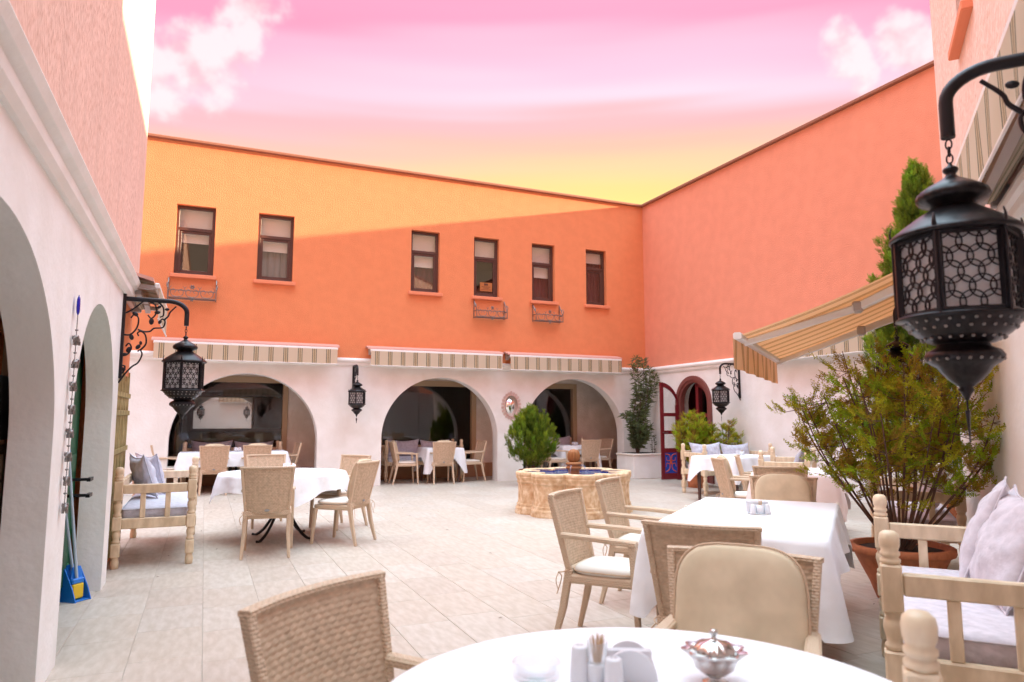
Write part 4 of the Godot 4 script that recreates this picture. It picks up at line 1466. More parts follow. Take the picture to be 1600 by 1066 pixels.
var lantern_panel: ArrayMesh
func make_bracket(label: String, at: Vector3, turn: float, L: float) -> void:
	# at: on the wall at the height of the arm; x points out of the wall; the hook is at (L, -0.22)
	var t := thing("wall_bracket", label, "bracket", at, turn, "scrolled iron brackets for the lanterns")
	var pl := B.new()
	pl.box(Vector3(0.012, -0.31, 0), Vector3(0.024, 0.78, 0.05), Basis.IDENTITY, 0.004)
	part("wall_plate", pl, M.black_iron, t)
	var ar := B.new()
	var p := [Vector3(0.02, 0, 0), Vector3(L - 0.15, 0, 0)]
	for k in range(1, 9):
		var a := PI * 0.5 * k / 8
		p.append(Vector3(L - 0.10 - 0.05 + 0.15 * sin(a), -0.10 * (1.0 - cos(a)), 0))
	p.append(Vector3(L, -0.215, 0))
	ar.tube(p, 0.021, -1, 10)
	part("arm", ar, M.black_iron, t)
	var k := 0.00139
	var s := (L - 0.04) / 0.53
	var f := func(q: Array) -> Array:
		var o := []
		for e in q: o.append(Vector3((e[0] - 160) * k * s, -(e[1] - 118) * k, 0))
		return spline(o, 5)
	for q in [[[160, 650], [200, 590], [240, 545], [275, 520], [297, 470], [285, 440], [268, 450]], [[285, 440], [318, 400], [312, 345], [285, 322], [262, 332], [270, 352]], [[262, 310], [300, 322], [340, 318], [365, 298], [420, 290], [432, 252], [414, 236], [400, 252]], [[428, 240], [452, 215], [462, 190], [500, 150]], [[165, 215], [205, 195], [240, 170], [285, 130]], [[165, 345], [215, 345], [255, 300], [262, 240], [235, 215], [215, 240]], [[165, 480], [205, 470], [228, 430], [212, 400], [192, 420]], [[330, 130], [365, 150], [372, 200], [345, 235], [320, 215]], [[165, 600], [190, 575], [195, 545], [178, 540]], [[385, 130], [415, 160], [420, 210], [398, 225]]]:
		var b := B.new()
		b.tube(f.call(q), 0.0085, 0.0065, 6)
		part("scroll", b, M.black_iron, t)
	var lv := B.new()
	for q in [[345, 255, 20], [270, 420, 17], [212, 440, 18], [184, 562, 15], [380, 195, 16], [400, 255, 14], [442, 172, 13], [225, 360, 18], [240, 212, 18], [285, 395, 12], [390, 160, 13], [190, 470, 14]]:
		var c := Vector3((q[0] - 160) * k * s, -(q[1] - 118) * k, 0)
		pad(lv, q[2] * k * 2.2, q[2] * k * 1.5, [Vector2(0, -0.007), Vector2(0.8, -0.005), Vector2(1, 0), Vector2(0.8, 0.005), Vector2(0, 0.007)], Transform3D(Basis(Vector3(0, 0, 1), q[0] * 0.05) * Basis(Vector3.RIGHT, PI * 0.5), c), 2.0, 10)
	part("leaf_ornament", lv, M.black_iron, t)

func hang_lantern(called: String, wall_at: Vector3, out: Vector3, L: float, spin: float) -> void:
	make_bracket("iron bracket holding " + called, wall_at, atan2(-out.z, out.x), L)
	make_lantern(called, wall_at + out * L + Vector3(0, -0.22, 0), spin)

# ------------------------------------------------------------------ awnings
func make_awning(label: String, L: float, xf: Transform3D, group := "striped awnings rolled up above the arches") -> void:
	# x along the wall from 0 to L, z out of the wall, y=0 at the wall plate
	var t := thing("awning", label, "awning", xf.origin, 0.0, group)
	t.basis = xf.basis
	var hd := B.new()
	hd.flat()
	var a := [Vector2(0.0, 0.075), Vector2(0.10, 0.085), Vector2(0.30, 0.03), Vector2(0.305, 0.0), Vector2(0.29, 0.0), Vector2(0.10, 0.055), Vector2(0.0, 0.05)]
	hd.mould(a, -0.03, L + 0.03, Transform3D.IDENTITY)
	part("hood", hd, M.rosy_metal, t)
	var ro := B.new()
	ro.tube([Vector3(0.03, -0.02, 0.10), Vector3(L - 0.03, -0.02, 0.10)], 0.045, -1, 12)
	part("roller", ro, M.striped_canvas, t)
	var fb := B.new()
	fb.box(Vector3(L * 0.5, -0.035, 0.33), Vector3(L - 0.02, 0.055, 0.045), Basis.IDENTITY, 0.01)
	part("front_bar", fb, M.white_metal, t)
	var cv := B.new()
	cv.grid(2, 4, func(u, v): return Vector3(0.02 + u * (L - 0.04), lerpf(-0.012, 0.022, v), lerpf(0.33, 0.11, v)), Vector2(L / 0.277, 1))
	part("canvas", cv, M.striped_canvas, t)
	var vl := B.new()
	var nu := int(L * 30)
	var wave := func(u: float, v: float) -> float: return 0.353 + 0.006 * (1.0 - v) * sin(u * L * 11.0) + 0.003 * sin(u * L * 27.0) * (1.0 - v)
	vl.grid(nu, 4, func(u, v): return Vector3(0.02 + u * (L - 0.04), lerpf(-0.335, -0.045, v), wave.call(u, v)), Vector2(L / 0.277, 1))
	part("valance", vl, M.striped_canvas, t)
	var hm := B.new()
	hm.box(Vector3(L * 0.5, -0.34, 0.354), Vector3(L - 0.02, 0.016, 0.012), Basis.IDENTITY, 0.003)
	part("hem_bar", hm, M.white_metal, t)
	for x in [0.06, L - 0.06]:
		var br := B.new()
		br.box(Vector3(x, -0.03, 0.05), Vector3(0.05, 0.14, 0.10), Basis.IDENTITY, 0.008)
		br.bar(Vector3(x, -0.04, 0.08), Vector3(x, -0.05, 0.31), Vector2(0.05, 0.04))
		part("bracket", br, M.grey_metal, t)
	var am := B.new()
	am.bar(Vector3(0.12, -0.09, 0.17), Vector3(L * 0.48, -0.09, 0.20), Vector2(0.05, 0.04))
	am.bar(Vector3(L - 0.12, -0.09, 0.17), Vector3(L * 0.52, -0.09, 0.20), Vector2(0.05, 0.04))
	part("folded_arm", am, M.grey_metal, t)

func open_awning(label: String, A: Vector3, C: Vector3, A2: Vector3, C2: Vector3) -> void:
	# A, C: ends of the front bar; A2, C2: the same ends at the wall
	var t := thing("open_awning", label, "awning", (A2 + C2) * 0.5)
	var o := -t.position
	var along := (C - A).normalized()
	var W := A.distance_to(C)
	var cv := B.new()
	cv.grid(24, 16, func(u, v): return o + A.lerp(C, u).lerp(A2.lerp(C2, u), v) + Vector3(0, -0.05 * sin(v * PI) * (1.0 - 0.3 * sin(u * PI)), 0), Vector2(W / 0.277, 1))
	part("canvas", cv, M.striped_canvas, t)
	var fb := B.new()
	fb.bar(o + A - along * 0.02, o + C + along * 0.02, Vector2(0.06, 0.05), Vector2(0.06, 0.05), Vector3.UP, 0.01)
	part("front_bar", fb, M.white_metal, t)
	var inn := ((A2 - A) * Vector3(1, 0, 1)).normalized()
	var vl := B.new()
	vl.grid(80, 5, func(u, v): return o + A.lerp(C, u) - inn * (0.034 + 0.012 * (1.0 - v) * sin(u * 31.0)) + Vector3(0, lerpf(-0.235 - 0.0, -0.015, v), 0), Vector2(W / 0.277, 1))
	part("valance", vl, M.striped_canvas, t)
	var ro := B.new()
	ro.tube([o + A2, o + C2], 0.05, -1, 12)
	part("roller", ro, M.striped_canvas, t)
	var hd := B.new()
	hd.bar(o + A2 + Vector3(0, 0.075, 0) + inn * 0.02, o + C2 + Vector3(0, 0.075, 0) + inn * 0.02, Vector2(0.20, 0.03), Vector2(0.20, 0.03), Vector3.UP, 0.006)
	part("hood", hd, M.rosy_metal, t)
	# folding arms: from the wall to an elbow near the middle, then to the front bar
	for e in [[0.10, 0.42], [0.90, 0.58]]:
		var w0: Vector3 = A2.lerp(C2, e[0]) + Vector3(0, -0.10, 0)
		var f0: Vector3 = A.lerp(C, e[0]) + Vector3(0, -0.03, 0)
		var el: Vector3 = w0.lerp(f0, 0.48) + along * W * (e[1] - e[0]) * 0.30 + Vector3(0, -0.03, 0)
		var b1 := B.new()
		b1.bar(o + w0, o + el, Vector2(0.055, 0.075), Vector2(0.05, 0.065), Vector3.UP, 0.01)
		var am := part("arm", b1, M.white_metal, t)
		var b2 := B.new()
		b2.bar(o + el - Vector3(0, 0.005, 0), o + f0, Vector2(0.045, 0.06), Vector2(0.04, 0.05), Vector3.UP, 0.008)
		part("forearm", b2, M.white_metal, am)
		var jn := B.new()
		jn.box(o + el, Vector3(0.075, 0.09, 0.075), Basis(Vector3.UP, 0.7), 0.015)
		part("elbow", jn, M.grey_metal, am)

# ------------------------------------------------------------------ plants
func spray_mesh(len: float, wide: float, n: int) -> ArrayMesh:
	# one flat frond along +y
	var b := B.new()
	b.flat()
	var w := 0.003
	b.tri(Vector3(-w, 0, 0), Vector3(w, 0, 0), Vector3(0, len, 0.004))
	for k in n:
		var y := len * (0.12 + 0.80 * k / n)
		var l := wide * (1.0 - 0.75 * k / n)
		for s in [-1.0, 1.0]:
			var z := 0.006 * sin(k * 2.1 + s)
			var tip := Vector3(s * l, y + l * 0.95, z * 2.0)
			var side := Vector3(0.003 + l * 0.05, -0.003 * s, 0.002)
			b.tri(Vector3(0, y, 0) - side * 0.4, tip * 0.55 + Vector3(0, y, 0) * 0.45 + side, tip)
			b.tri(Vector3(0, y, 0) - side * 0.4, tip, tip * 0.55 + Vector3(0, y, 0) * 0.45 - side)
	return b.mesh()

func leaf_mesh(len: float, wide: float) -> ArrayMesh:
	var b := B.new()
	b.flat()
	var p := [Vector3(0, 0, 0), Vector3(-wide, len * 0.45, 0.006), Vector3(0, len * 0.5, -0.004), Vector3(wide, len * 0.45, 0.006), Vector3(0, len, -0.012)]
	b.tri(p[0], p[2], p[1]); b.tri(p[0], p[3], p[2]); b.tri(p[1], p[2], p[4]); b.tri(p[2], p[3], p[4])
	return b.mesh()

func scatter(called: String, mesh: Mesh, xs: Array, cs: Array, m: Material, parent: Node3D) -> void:
	var mm := MultiMesh.new()
	mm.transform_format = MultiMesh.TRANSFORM_3D
	mm.use_colors = true
	mm.mesh = mesh
	mm.instance_count = xs.size()
	for k in xs.size():
		mm.set_instance_transform(k, xs[k])
		mm.set_instance_color(k, cs[k])
	var o := MultiMeshInstance3D.new()
	o.name = called
	o.multimesh = mm
	o.material_override = m
	parent.add_child(o, true)
	stuff(o)

func aim(d: Vector3, roll: float, s: float, at: Vector3) -> Transform3D:
	var y := d.normalized()
	var x := y.cross(Vector3(0, 0, 1))
	if x.length() < 0.1: x = y.cross(Vector3.RIGHT)
	x = x.normalized()
	return Transform3D((Basis(y, roll) * Basis(x, y, x.cross(y))).scaled(Vector3(s, s, s)), at)

func pot(t: Node3D, r: float, h: float, m: Material, foot := 0.66) -> void:
	part("pot", B.new().lathe([Vector2(0, 0), Vector2(r * foot, 0), Vector2(r * lerpf(foot, 0.86, 0.33), h * 0.3), Vector2(r * 0.84, h * 0.72), Vector2(r * 0.90, h * 0.84), Vector2(r * 0.98, h * 0.86), Vector2(r, h * 0.9), Vector2(r, h * 0.98), Vector2(r * 0.97, h), Vector2(r * 0.88, h), Vector2(r * 0.84, h * 0.9), Vector2(0, h * 0.9)], 36), m, t)
	part("soil", B.new().lathe([Vector2(r * 0.845, h * 0.905), Vector2(r * 0.5, h * 0.925), Vector2(0, h * 0.93)], 24), M.soil, t)

# thuja: many upright plumes on a pointed or egg-shaped crown
func thuja_crown(t: Node3D, base: float, top: float, r: float, plumes: int, s: float, cone: bool, sd: int) -> void:
	var q := RandomNumberGenerator.new()
	q.seed = sd
	var xs := []
	var cs := []
	for k in plumes:
		var v := pow(q.randf(), 0.9)
		if k == 0: v = 1.0
		var a := q.randf() * TAU
		var env := pow(1.0 - v, 0.8) * minf(1.0, 0.4 + v * 4.0) if cone else pow(maxf(sin(PI * pow(clampf(v, 0.02, 1.0), 0.8)), 0.0), 0.7)
		var share := sqrt(q.randf_range(0.12, 1.0))
		var out := Vector3(sin(a), 0, cos(a))
		var c := out * env * r * share * q.randf_range(0.85, 1.12) + Vector3(0, lerpf(base, top, v), 0)
		var d := (Vector3.UP + out * share * q.randf_range(0.15, 0.75) * (0.4 if v > 0.85 else 1.0)).normalized()
		var x := d.cross(Vector3(0, 0, 1)).normalized()
		var z := x.cross(d)
		var len := q.randf_range(0.16, 0.34) * s
		var wide := len * 0.34
		var tone := q.randf_range(0.7, 1.15)
		var gold := q.randf()
		for j in 46:
			var f := q.randf()
			var w := wide * (1.0 - f * 0.85) * sqrt(q.randf())
			var b := q.randf() * TAU
			var side := x * sin(b) + z * cos(b)
			var p := c + d * len * (f - 0.25) + side * w
			xs.append(aim(d + side * q.randf_range(0.1, 0.7), q.randf() * TAU, s * q.randf_range(0.55, 1.0), p))
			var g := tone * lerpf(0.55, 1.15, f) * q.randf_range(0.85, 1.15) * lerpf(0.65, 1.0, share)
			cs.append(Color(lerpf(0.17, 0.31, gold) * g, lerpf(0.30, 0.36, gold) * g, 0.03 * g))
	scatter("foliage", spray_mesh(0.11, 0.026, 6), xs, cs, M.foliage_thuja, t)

func stems_to_crown(t: Node3D, base: float, n: int, spread: float, h: float, r0: float, sd: int) -> Array:
	var q := RandomNumberGenerator.new()
	q.seed = sd
	var paths := []
	for k in n:
		var a := TAU * (k + q.randf() * 0.7) / n
		var o := Vector3(sin(a), 0, cos(a))
		var e := spread * q.randf_range(0.25, 1.0)
		var hk := h * q.randf_range(0.82, 1.0) * (1.0 - 0.42 * pow(e / maxf(spread, 0.01), 2.0))
		var p := spline([o * 0.04 * q.randf() + Vector3(0, base, 0), o * (0.06 + e * 0.30) + Vector3(0, base + hk * 0.30, 0), o * e * 0.74 + Vector3(q.randf_range(-0.05, 0.05), base + hk * 0.66, q.randf_range(-0.05, 0.05)), o * e + Vector3(0, base + hk, 0)], 5)
		var b := B.new()
		b.tube(p, r0 * q.randf_range(0.7, 1.1), r0 * 0.25, 6)
		part("stem", b, M.bark, t)
		paths.append(p)
	return paths

# open conifer with bare stems below and feathery fronds on side twigs
func feathery_conifer(t: Node3D, base: float, h: float, spread: float, n: int, per: int, s: float, sd: int, bare := 0.35) -> void:
	var q := RandomNumberGenerator.new()
	q.seed = sd
	var paths := stems_to_crown(t, base, n, spread, h, 0.013, sd)
	var tw := B.new()
	var xs := []
	var cs := []
	for p in paths:
		for k in per:
			var f := bare + (1.0 - bare) * pow(q.randf(), 0.8)
			var i := int(f * (p.size() - 1))
			var c: Vector3 = p[i]
			var a := q.randf() * TAU
			var o := Vector3(sin(a), q.randf_range(-0.25, 0.9), cos(a)).normalized()
			var l := q.randf_range(0.12, 0.30) * spread / 0.85
			var e := c + o * l
			var mid := c.lerp(e, 0.5) + Vector3(0, -0.03, 0)
			tw.tube([c, mid, e], 0.0035, 0.0015, 3, false)
			var tone := q.randf()
			for j in 13:
				var w := q.randf_range(0.2, 1.08)
				var at := (c.lerp(mid, w * 2.0) if w < 0.5 else mid.lerp(e, w * 2.0 - 1.0))
				at += Vector3(q.randf_range(-1, 1), q.randf_range(-1, 1), q.randf_range(-1, 1)) * 0.022
				var d := o * 0.9 + Vector3(q.randf_range(-0.5, 0.5), q.randf_range(0.0, 1.0), q.randf_range(-0.5, 0.5))
				xs.append(aim(d, q.randf() * TAU, s * q.randf_range(0.6, 1.25), at))
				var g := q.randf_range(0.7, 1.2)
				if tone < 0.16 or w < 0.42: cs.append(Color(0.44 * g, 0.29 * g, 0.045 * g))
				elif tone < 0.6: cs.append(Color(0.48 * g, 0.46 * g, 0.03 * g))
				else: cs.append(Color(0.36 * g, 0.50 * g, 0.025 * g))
	stuff(part("twigs", tw, M.bark, t))
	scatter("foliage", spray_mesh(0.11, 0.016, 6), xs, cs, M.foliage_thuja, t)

# ------------------------------------------------------------------ the things in the court
func v2(v: Vector3) -> Vector2:
	return Vector2(v.x, v.z)

func build_things() -> void:
	lantern_panel = lantern_mesh_panel()
	fountain()
	seating()
	table_ware()
	lanterns_and_awnings()
	plants()
	near_wall_things()
	flower_boxes()
	oval_mirror()
	fallen_leaves()

func fallen_leaves() -> void:
	var q := RandomNumberGenerator.new()
	q.seed = 77
	var b := B.new()
	b.flat()
	for k in 60:
		var c := Vector3(q.randf_range(-0.5, 8.0), 0.003, q.randf_range(-13.5, -2.5))
		if (c - QC).dot(DN) < 0.3: continue
		var t := Transform3D(Basis(Vector3.UP, q.randf() * TAU).scaled(Vector3.ONE * q.randf_range(0.5, 1.2)), c)
		var p := [t * Vector3(-0.022, 0.0, 0), t * Vector3(0, 0.003, 0.006), t * Vector3(0.022, 0.002, 0), t * Vector3(0, 0.004, -0.006)]
		b.quad(p[0], p[1], p[2], p[3])
	var o := part("fallen_leaves", b, M.bark, self)
	tag(o, "tiny dry leaves and crumbs strewn over the pale paving", "leaf litter")
	stuff(o)

func seating() -> void:
	var nn := Vector2(DN.x, DN.z)
	var dd := Vector2(DG.x, DG.z)
	# round table in the foreground
	make_table("round table under a white cloth in the foreground", 1.18, 1.18, Vector3(0.89, 0, -1.28), 0.0, true, "iron")
	make_cloth("white cloth of the foreground round table with the sugar bowl", 1.22, 1.22, Vector3(0.89, 0, -1.28), 0.0, true, 0.2, 0.1, M.white_cloth, 3)
	chair("arm", Vector2(0.31, -2.02), Vector2(0.61, 0.79), "wicker armchair in the left foreground turned with its woven back to us")
	chair("cushioned", Vector2(1.74, -1.98), -dd, "wicker armchair with a big tan back cushion facing the foreground round table")
	# long table
	var lt := Vector3(3.28, 0, -3.61)
	make_table("long rectangular table under a white cloth beside the carved sofa with two pale pillows", 1.78, 0.90, lt, face(DN), false, "legs")
	make_cloth("long white cloth hanging to points over the rectangular table", 1.82, 0.95, lt, face(DN), false, 0.24, 0.22, M.white_cloth, 5, "", [Vector2(-0.86, -0.475), Vector2(-0.2, 0.475)])
	chair("arm", Vector2(2.04, -2.58), dd, "wicker armchair at the near end of the long table just behind the tan back cushion")
	chair("arm", Vector2(2.16, -4.08), -nn, "nearer wicker armchair of the two on the open side of the long table")
	chair("arm", Vector2(2.92, -4.80), -nn, "farther wicker armchair of the two on the open side of the long table")
	chair("cushioned", Vector2(4.34, -4.42), -dd, "wicker armchair with cream back cushion at the far end of the long table")
	# sofas along the slanting wall
	var s1 := make_bench("carved cream sofa with pale mauve mattress beside the long table", 1.52, Vector3(3.28, 0, -2.25), face(DN), M.mauve_linen)
	sofa_pillow(s1, 0.04, 0.58, 0.54, "nearer of two plump mauve pillows on the sofa beside the long table", M.mauve_linen, 0.42, 0.1, 2, "", -0.08)
	sofa_pillow(s1, -0.42, 0.58, 0.54, "farther of two plump mauve pillows on the sofa beside the long table", M.mauve_linen, 0.40, -0.15, 5, "", -0.06)
	make_bench("carved cream sofa mostly out of view beside the foreground round table", 1.52, Vector3(1.13, 0, -0.42), face(DN), M.grey_linen)
	var s3 := make_bench("carved sofa half hidden behind the big potted conifer", 1.52, Vector3(6.08, 0, -4.60), face(DN), M.mauve_linen)
	sofa_pillow(s3, 0.2, 0.48, 0.40, "dusky pillow on the sofa hidden behind the big conifer", M.mauve_linen, 0.35, 0.0, 8)
	# second table in the row
	var t2 := Vector3(6.62, 0, -6.50)
	make_table("table under a rosy cloth between the big conifer and the far wall", 1.15, 0.85, t2, face(DN), false, "legs")
	make_cloth("rosy white cloth with a pointed corner on the table behind the long one", 1.2, 0.9, t2, face(DN), false, 0.24, 0.26, M.rosy_cloth, 7)
	chair("arm", Vector2(5.27, -5.40), dd, "wicker armchair seen from behind, beyond the long table's far end")
	chair("cushioned", Vector2(5.77, -6.92), Vector2(0.92, 0.40), "wicker armchair in side view with white cushion next to the rosy table")
	chair("arm", Vector2(6.42, -7.30), Vector2(0.75, 0.66), "wicker armchair tucked against the far side of the rosy table")
	var s4 := make_bench("carved sofa seen end on beyond the rosy table", 1.52, Vector3(8.22, 0, -8.23), face(DN), M.grey_linen)
	sofa_pillow(s4, 0.2, 0.62, 0.42, "plum grey pillow on the end-on sofa beyond the rosy table", M.grey_linen, 0.35, 0.0, 4)
	# sofa facing us by the red door
	var s5 := make_bench("carved sofa with two long lilac pillows below the far wall lantern", 1.55, Vector3(9.1, 0, -10.65), 0.0, M.mauve_linen)
	sofa_pillow(s5, -0.33, 0.72, 0.40, "lilac pillow with peaked corners at the red door's end of the far sofa", M.lilac_linen, 0.25, 0.0, 3, "", -0.14)
	sofa_pillow(s5, 0.38, 0.70, 0.38, "lilac pillow at the end of the far sofa away from the red door", M.lilac_linen, 0.25, 0.0, 6, "", -0.14)
	var t3 := Vector3(8.38, 0, -9.62)
	make_table("table under a white cloth in front of the sofa with lilac pillows", 1.2, 0.8, t3, 0.25, false, "legs")
	make_cloth("white cloth on the table in front of the lilac pillows", 1.25, 0.85, t3, 0.25, false, 0.22, 0.2, M.white_cloth, 9)
	# round table by the trellis
	var t4 := Vector3(0.88, 0, -8.72)
	make_table("round table with black iron legs in the middle of the court beside the trellis sofa", 1.36, 1.36, t4, 0.2, true, "iron")
	make_cloth("white cloth clipped over the round table near the trellis sofa", 1.42, 1.42, t4, 0.4, true, 0.17, 0.16, M.white_cloth, 11, "", [Vector2(0.5, 0.50)])
	chair("arm", Vector2(0.60, -7.42), Vector2(0.13, -0.99), "wicker armchair with its woven back to us in front of the trellis-side round table")
	chair("side", Vector2(1.70, -7.93), Vector2(-0.76, -0.65), "armless wicker chair with white back cushion at the trellis-side round table")
	chair("arm", Vector2(1.86, -9.42), Vector2(-0.8, 0.55), "wicker armchair behind the armless one at the trellis-side round table")
	chair("arm", Vector2(0.78, -10.06), Vector2(0.1, 1.0), "wicker armchair on the far side of the trellis-side round table facing us")
	# sofa by the trellis
	var s6 := make_bench("carved cream sofa with blue grey mattress against the bamboo trellis", 1.86, Vector3(-0.39, 0, -8.42), PI * 0.5, M.lilac_linen)
	sofa_pillow(s6, 0.52, 0.46, 0.46, "nearer blue grey pillow standing on the trellis sofa", M.lilac_linen, 0.28, 0.55, 7, "", -0.08)
	sofa_pillow(s6, 0.08, 0.46, 0.48, "farther blue grey pillow standing on the trellis sofa", M.lilac_linen, 0.34, 0.35, 9, "", -0.10)
	# beneath the three far arches
	make_table("wide table beneath the far arch nearest the hanging lantern", 1.85, 0.78, Vector3(0.55, 0, -14.82), 0.0, false, "iron")
	make_cloth("white cloth on the wide table beneath the far arch nearest the hanging lantern", 1.92, 0.84, Vector3(0.55, 0, -14.82), 0.0, false, 0.26, 0.18, M.white_cloth, 13)
	chair("cushioned", Vector2(0.19, -13.92), Vector2(0, -1), "wicker armchair with its back to us at the wide far table, nearer the trellis")
	chair("cushioned", Vector2(0.93, -13.96), Vector2(0, -1), "wicker armchair with its back to us at the wide far table, farther from the trellis")
	chair("arm", Vector2(1.78, -15.02), Vector2(-1, 0.1), "wicker armchair in profile at the lantern end of the wide far table")
	chair("arm", Vector2(-0.86, -14.9), Vector2(1, 0.1), "wicker armchair in profile at the trellis end of the wide far table")
	var s7 := make_bench("carved sofa with two slate pillows inside the far arch nearest the hanging lantern", 1.8, Vector3(0.56, 0, -15.66), 0.0, M.grey_linen)
	sofa_pillow(s7, -0.40, 0.80, 0.40, "slate pillow on the trellis half of the sofa inside the far arch", M.grey_linen, 0.2, 0.0, 12, "", -0.16)
	sofa_pillow(s7, 0.42, 0.78, 0.38, "slate pillow on the fountain half of the sofa inside the far arch", M.grey_linen, 0.2, 0.0, 14, "", -0.16)
	make_table("square table beneath the middle far arch", 0.78, 0.78, Vector3(4.86, 0, -15.12), 0.0, false, "legs")
	make_cloth("white cloth with long corners on the square table beneath the middle far arch", 0.82, 0.82, Vector3(4.86, 0, -15.12), 0.0, false, 0.20, 0.34, M.white_cloth, 15)
	chair("cushioned", Vector2(3.70, -14.96), Vector2(1, 0.05), "wicker armchair on the wall lantern's side of the table beneath the middle arch")
	chair("cushioned", Vector2(4.72, -14.40), Vector2(0.06, -1), "wicker armchair with its back to us beneath the middle far arch")
	chair("arm", Vector2(5.80, -14.98), Vector2(-1, 0.05), "wicker armchair on the oval mirror's side of the table beneath the middle arch")
	var s8 := make_bench("carved sofa with lilac pillows inside the middle far arch", 1.75, Vector3(4.58, 0, -15.72), 0.0, M.lilac_linen)
	sofa_pillow(s8, -0.36, 0.76, 0.38, "wide lilac pillow on the sofa inside the middle far arch", M.lilac_linen, 0.2, 0.0, 16, "", -0.16)
	sofa_pillow(s8, 0.40, 0.72, 0.36, "lilac pillow at the oval mirror's end of the sofa inside the middle far arch", M.lilac_linen, 0.2, 0.0, 18, "", -0.16)
	make_table("table beneath the far arch behind the fountain", 0.9, 0.78, Vector3(8.28, 0, -15.25), 0.0, false, "legs")
	make_cloth("white cloth on the table beneath the far arch behind the fountain", 0.95, 0.82, Vector3(8.28, 0, -15.25), 0.0, false, 0.2, 0.34, M.white_cloth, 17)
	chair("arm", Vector2(8.42, -14.56), Vector2(0.05, -1), "wicker armchair with its back to us beneath the far arch behind the fountain")
	chair("arm", Vector2(9.26, -15.25), Vector2(-1, 0.1), "wicker armchair in profile under the far arch nearest the oleander")
	chair("arm", Vector2(7.30, -14.9), Vector2(1, 0), "wicker armchair mostly hidden behind the potted thuja under the far arch")
	var s9 := make_bench("carved sofa in the shade of the far arch behind the fountain", 1.5, Vector3(7.9, 0, -15.74), 0.0, M.lilac_linen)
	sofa_pillow(s9, 0.38, 0.66, 0.42, "pale lilac pillow on the sofa in the far arch behind the fountain", M.lilac_linen, 0.2, 0.0, 20, "", -0.16)

func table_ware() -> void:
	var y := 0.7485
	var a := thing("ashtray", "round clear glass ashtray on the foreground table", "ashtray", Vector3(0.742, y, -1.555))
	part("bowl", B.new().lathe([Vector2(0, 0), Vector2(0.05, 0), Vector2(0.056, 0.006), Vector2(0.058, 0.036), Vector2(0.055, 0.040), Vector2(0.050, 0.037), Vector2(0.046, 0.012), Vector2(0.04, 0.008), Vector2(0, 0.008)], 40), M.clear_glass, a)
	for q in [["white porcelain shaker beside the ashtray on the foreground table", Vector3(0.823, y, -1.490), 0.082], ["white porcelain shaker in front of the toothpicks on the foreground table", Vector3(0.862, y, -1.405), 0.074]]:
		var s := thing("shaker", q[0], "shaker", q[1])
		part("body", shaker_mesh(q[2], 0.024), M.porcelain, s)
		var hl := B.new()
		for k in 6: hl.box(Vector3(sin(k * 1.05) * 0.006, q[2] + 0.0003, cos(k * 1.05) * 0.006), Vector3(0.002, 0.001, 0.002))
		part("hole", hl, M.black_iron, s)
	toothpick_holder("toothpicks in a clear cup on the foreground table", Vector3(0.853, y, -1.462))
	var n := thing("napkin_holder", "fan-shaped white napkin holder on the foreground table", "napkin holder", Vector3(0.922, y, -1.435), -0.5)
	for s in [-1.0, 1.0]:
		var po := PackedVector2Array()
		for k in 17:
			var t := PI * k / 16
			po.append(Vector2(cos(t) * 0.062, 0.012 + sin(t) * 0.072))
		var b := B.new()
		b.prism(po, -0.003, 0.003, Transform3D(Basis(Vector3.RIGHT, s * 0.16), Vector3(0, 0.002, s * 0.020)))
		part("side", b, M.porcelain, n)
	part("base", B.new().box(Vector3(0, 0.008, 0), Vector3(0.11, 0.014, 0.046), Basis.IDENTITY, 0.004), M.porcelain, n)
	var pn := B.new()
	for k in 6: pn.box(Vector3(0, 0.045, -0.010 + k * 0.004), Vector3(0.10, 0.062, 0.0024))
	part("napkins", pn, M.white_cloth, n)
	var g := thing("sugar_bowl", "silver sugar bowl with scalloped rim and knobbed lid on the foreground table", "bowl", Vector3(1.105, y, -1.36))
	g.scale = Vector3.ONE * 0.88
	part("foot", B.new().lathe([Vector2(0, 0), Vector2(0.035, 0), Vector2(0.033, 0.006), Vector2(0.016, 0.012), Vector2(0.016, 0.018), Vector2(0.03, 0.024)], 28), M.silver, g)
	part("bowl", B.new().lathe([Vector2(0, 0.022), Vector2(0.03, 0.024), Vector2(0.050, 0.040), Vector2(0.058, 0.062), Vector2(0.066, 0.074), Vector2(0.080, 0.085), Vector2(0.078, 0.087), Vector2(0.062, 0.077), Vector2(0.05, 0.066), Vector2(0, 0.060)], 64, Transform3D.IDENTITY, 0.09, 9, 4, 8), M.silver, g)
	part("lid", B.new().lathe([Vector2(0.052, 0.072), Vector2(0.056, 0.078), Vector2(0.050, 0.090), Vector2(0.034, 0.102), Vector2(0.014, 0.109), Vector2(0.006, 0.113), Vector2(0.006, 0.120), Vector2(0.012, 0.128), Vector2(0.010, 0.134), Vector2(0, 0.136)], 64, Transform3D.IDENTITY, 0.05, 12, 1, 3), M.silver, g)
	var c := condiment_set("white condiment set on a glass dish on the long table", Vector3(3.31, y, -3.59), face(Vector3(-0.4, 0, 0.9)), "condiment sets on the tables")
	copy(c, "white condiment set on the round table near the trellis sofa", Vector3(0.98, y, -9.02), 0.4)
	copy(c, "white condiment set on the wide table beneath the far arch", Vector3(0.62, y, -14.80), 0.1)
	copy(c, "white condiment set on the table beneath the middle far arch", Vector3(4.8, y, -15.10), 0.2)
	copy(c, "white condiment set on the table beneath the arch behind the fountain", Vector3(8.34, y, -15.22), 0.1)
	copy(c, "white condiment set on the table in front of the lilac pillows", Vector3(8.55, y, -9.66), 0.3)

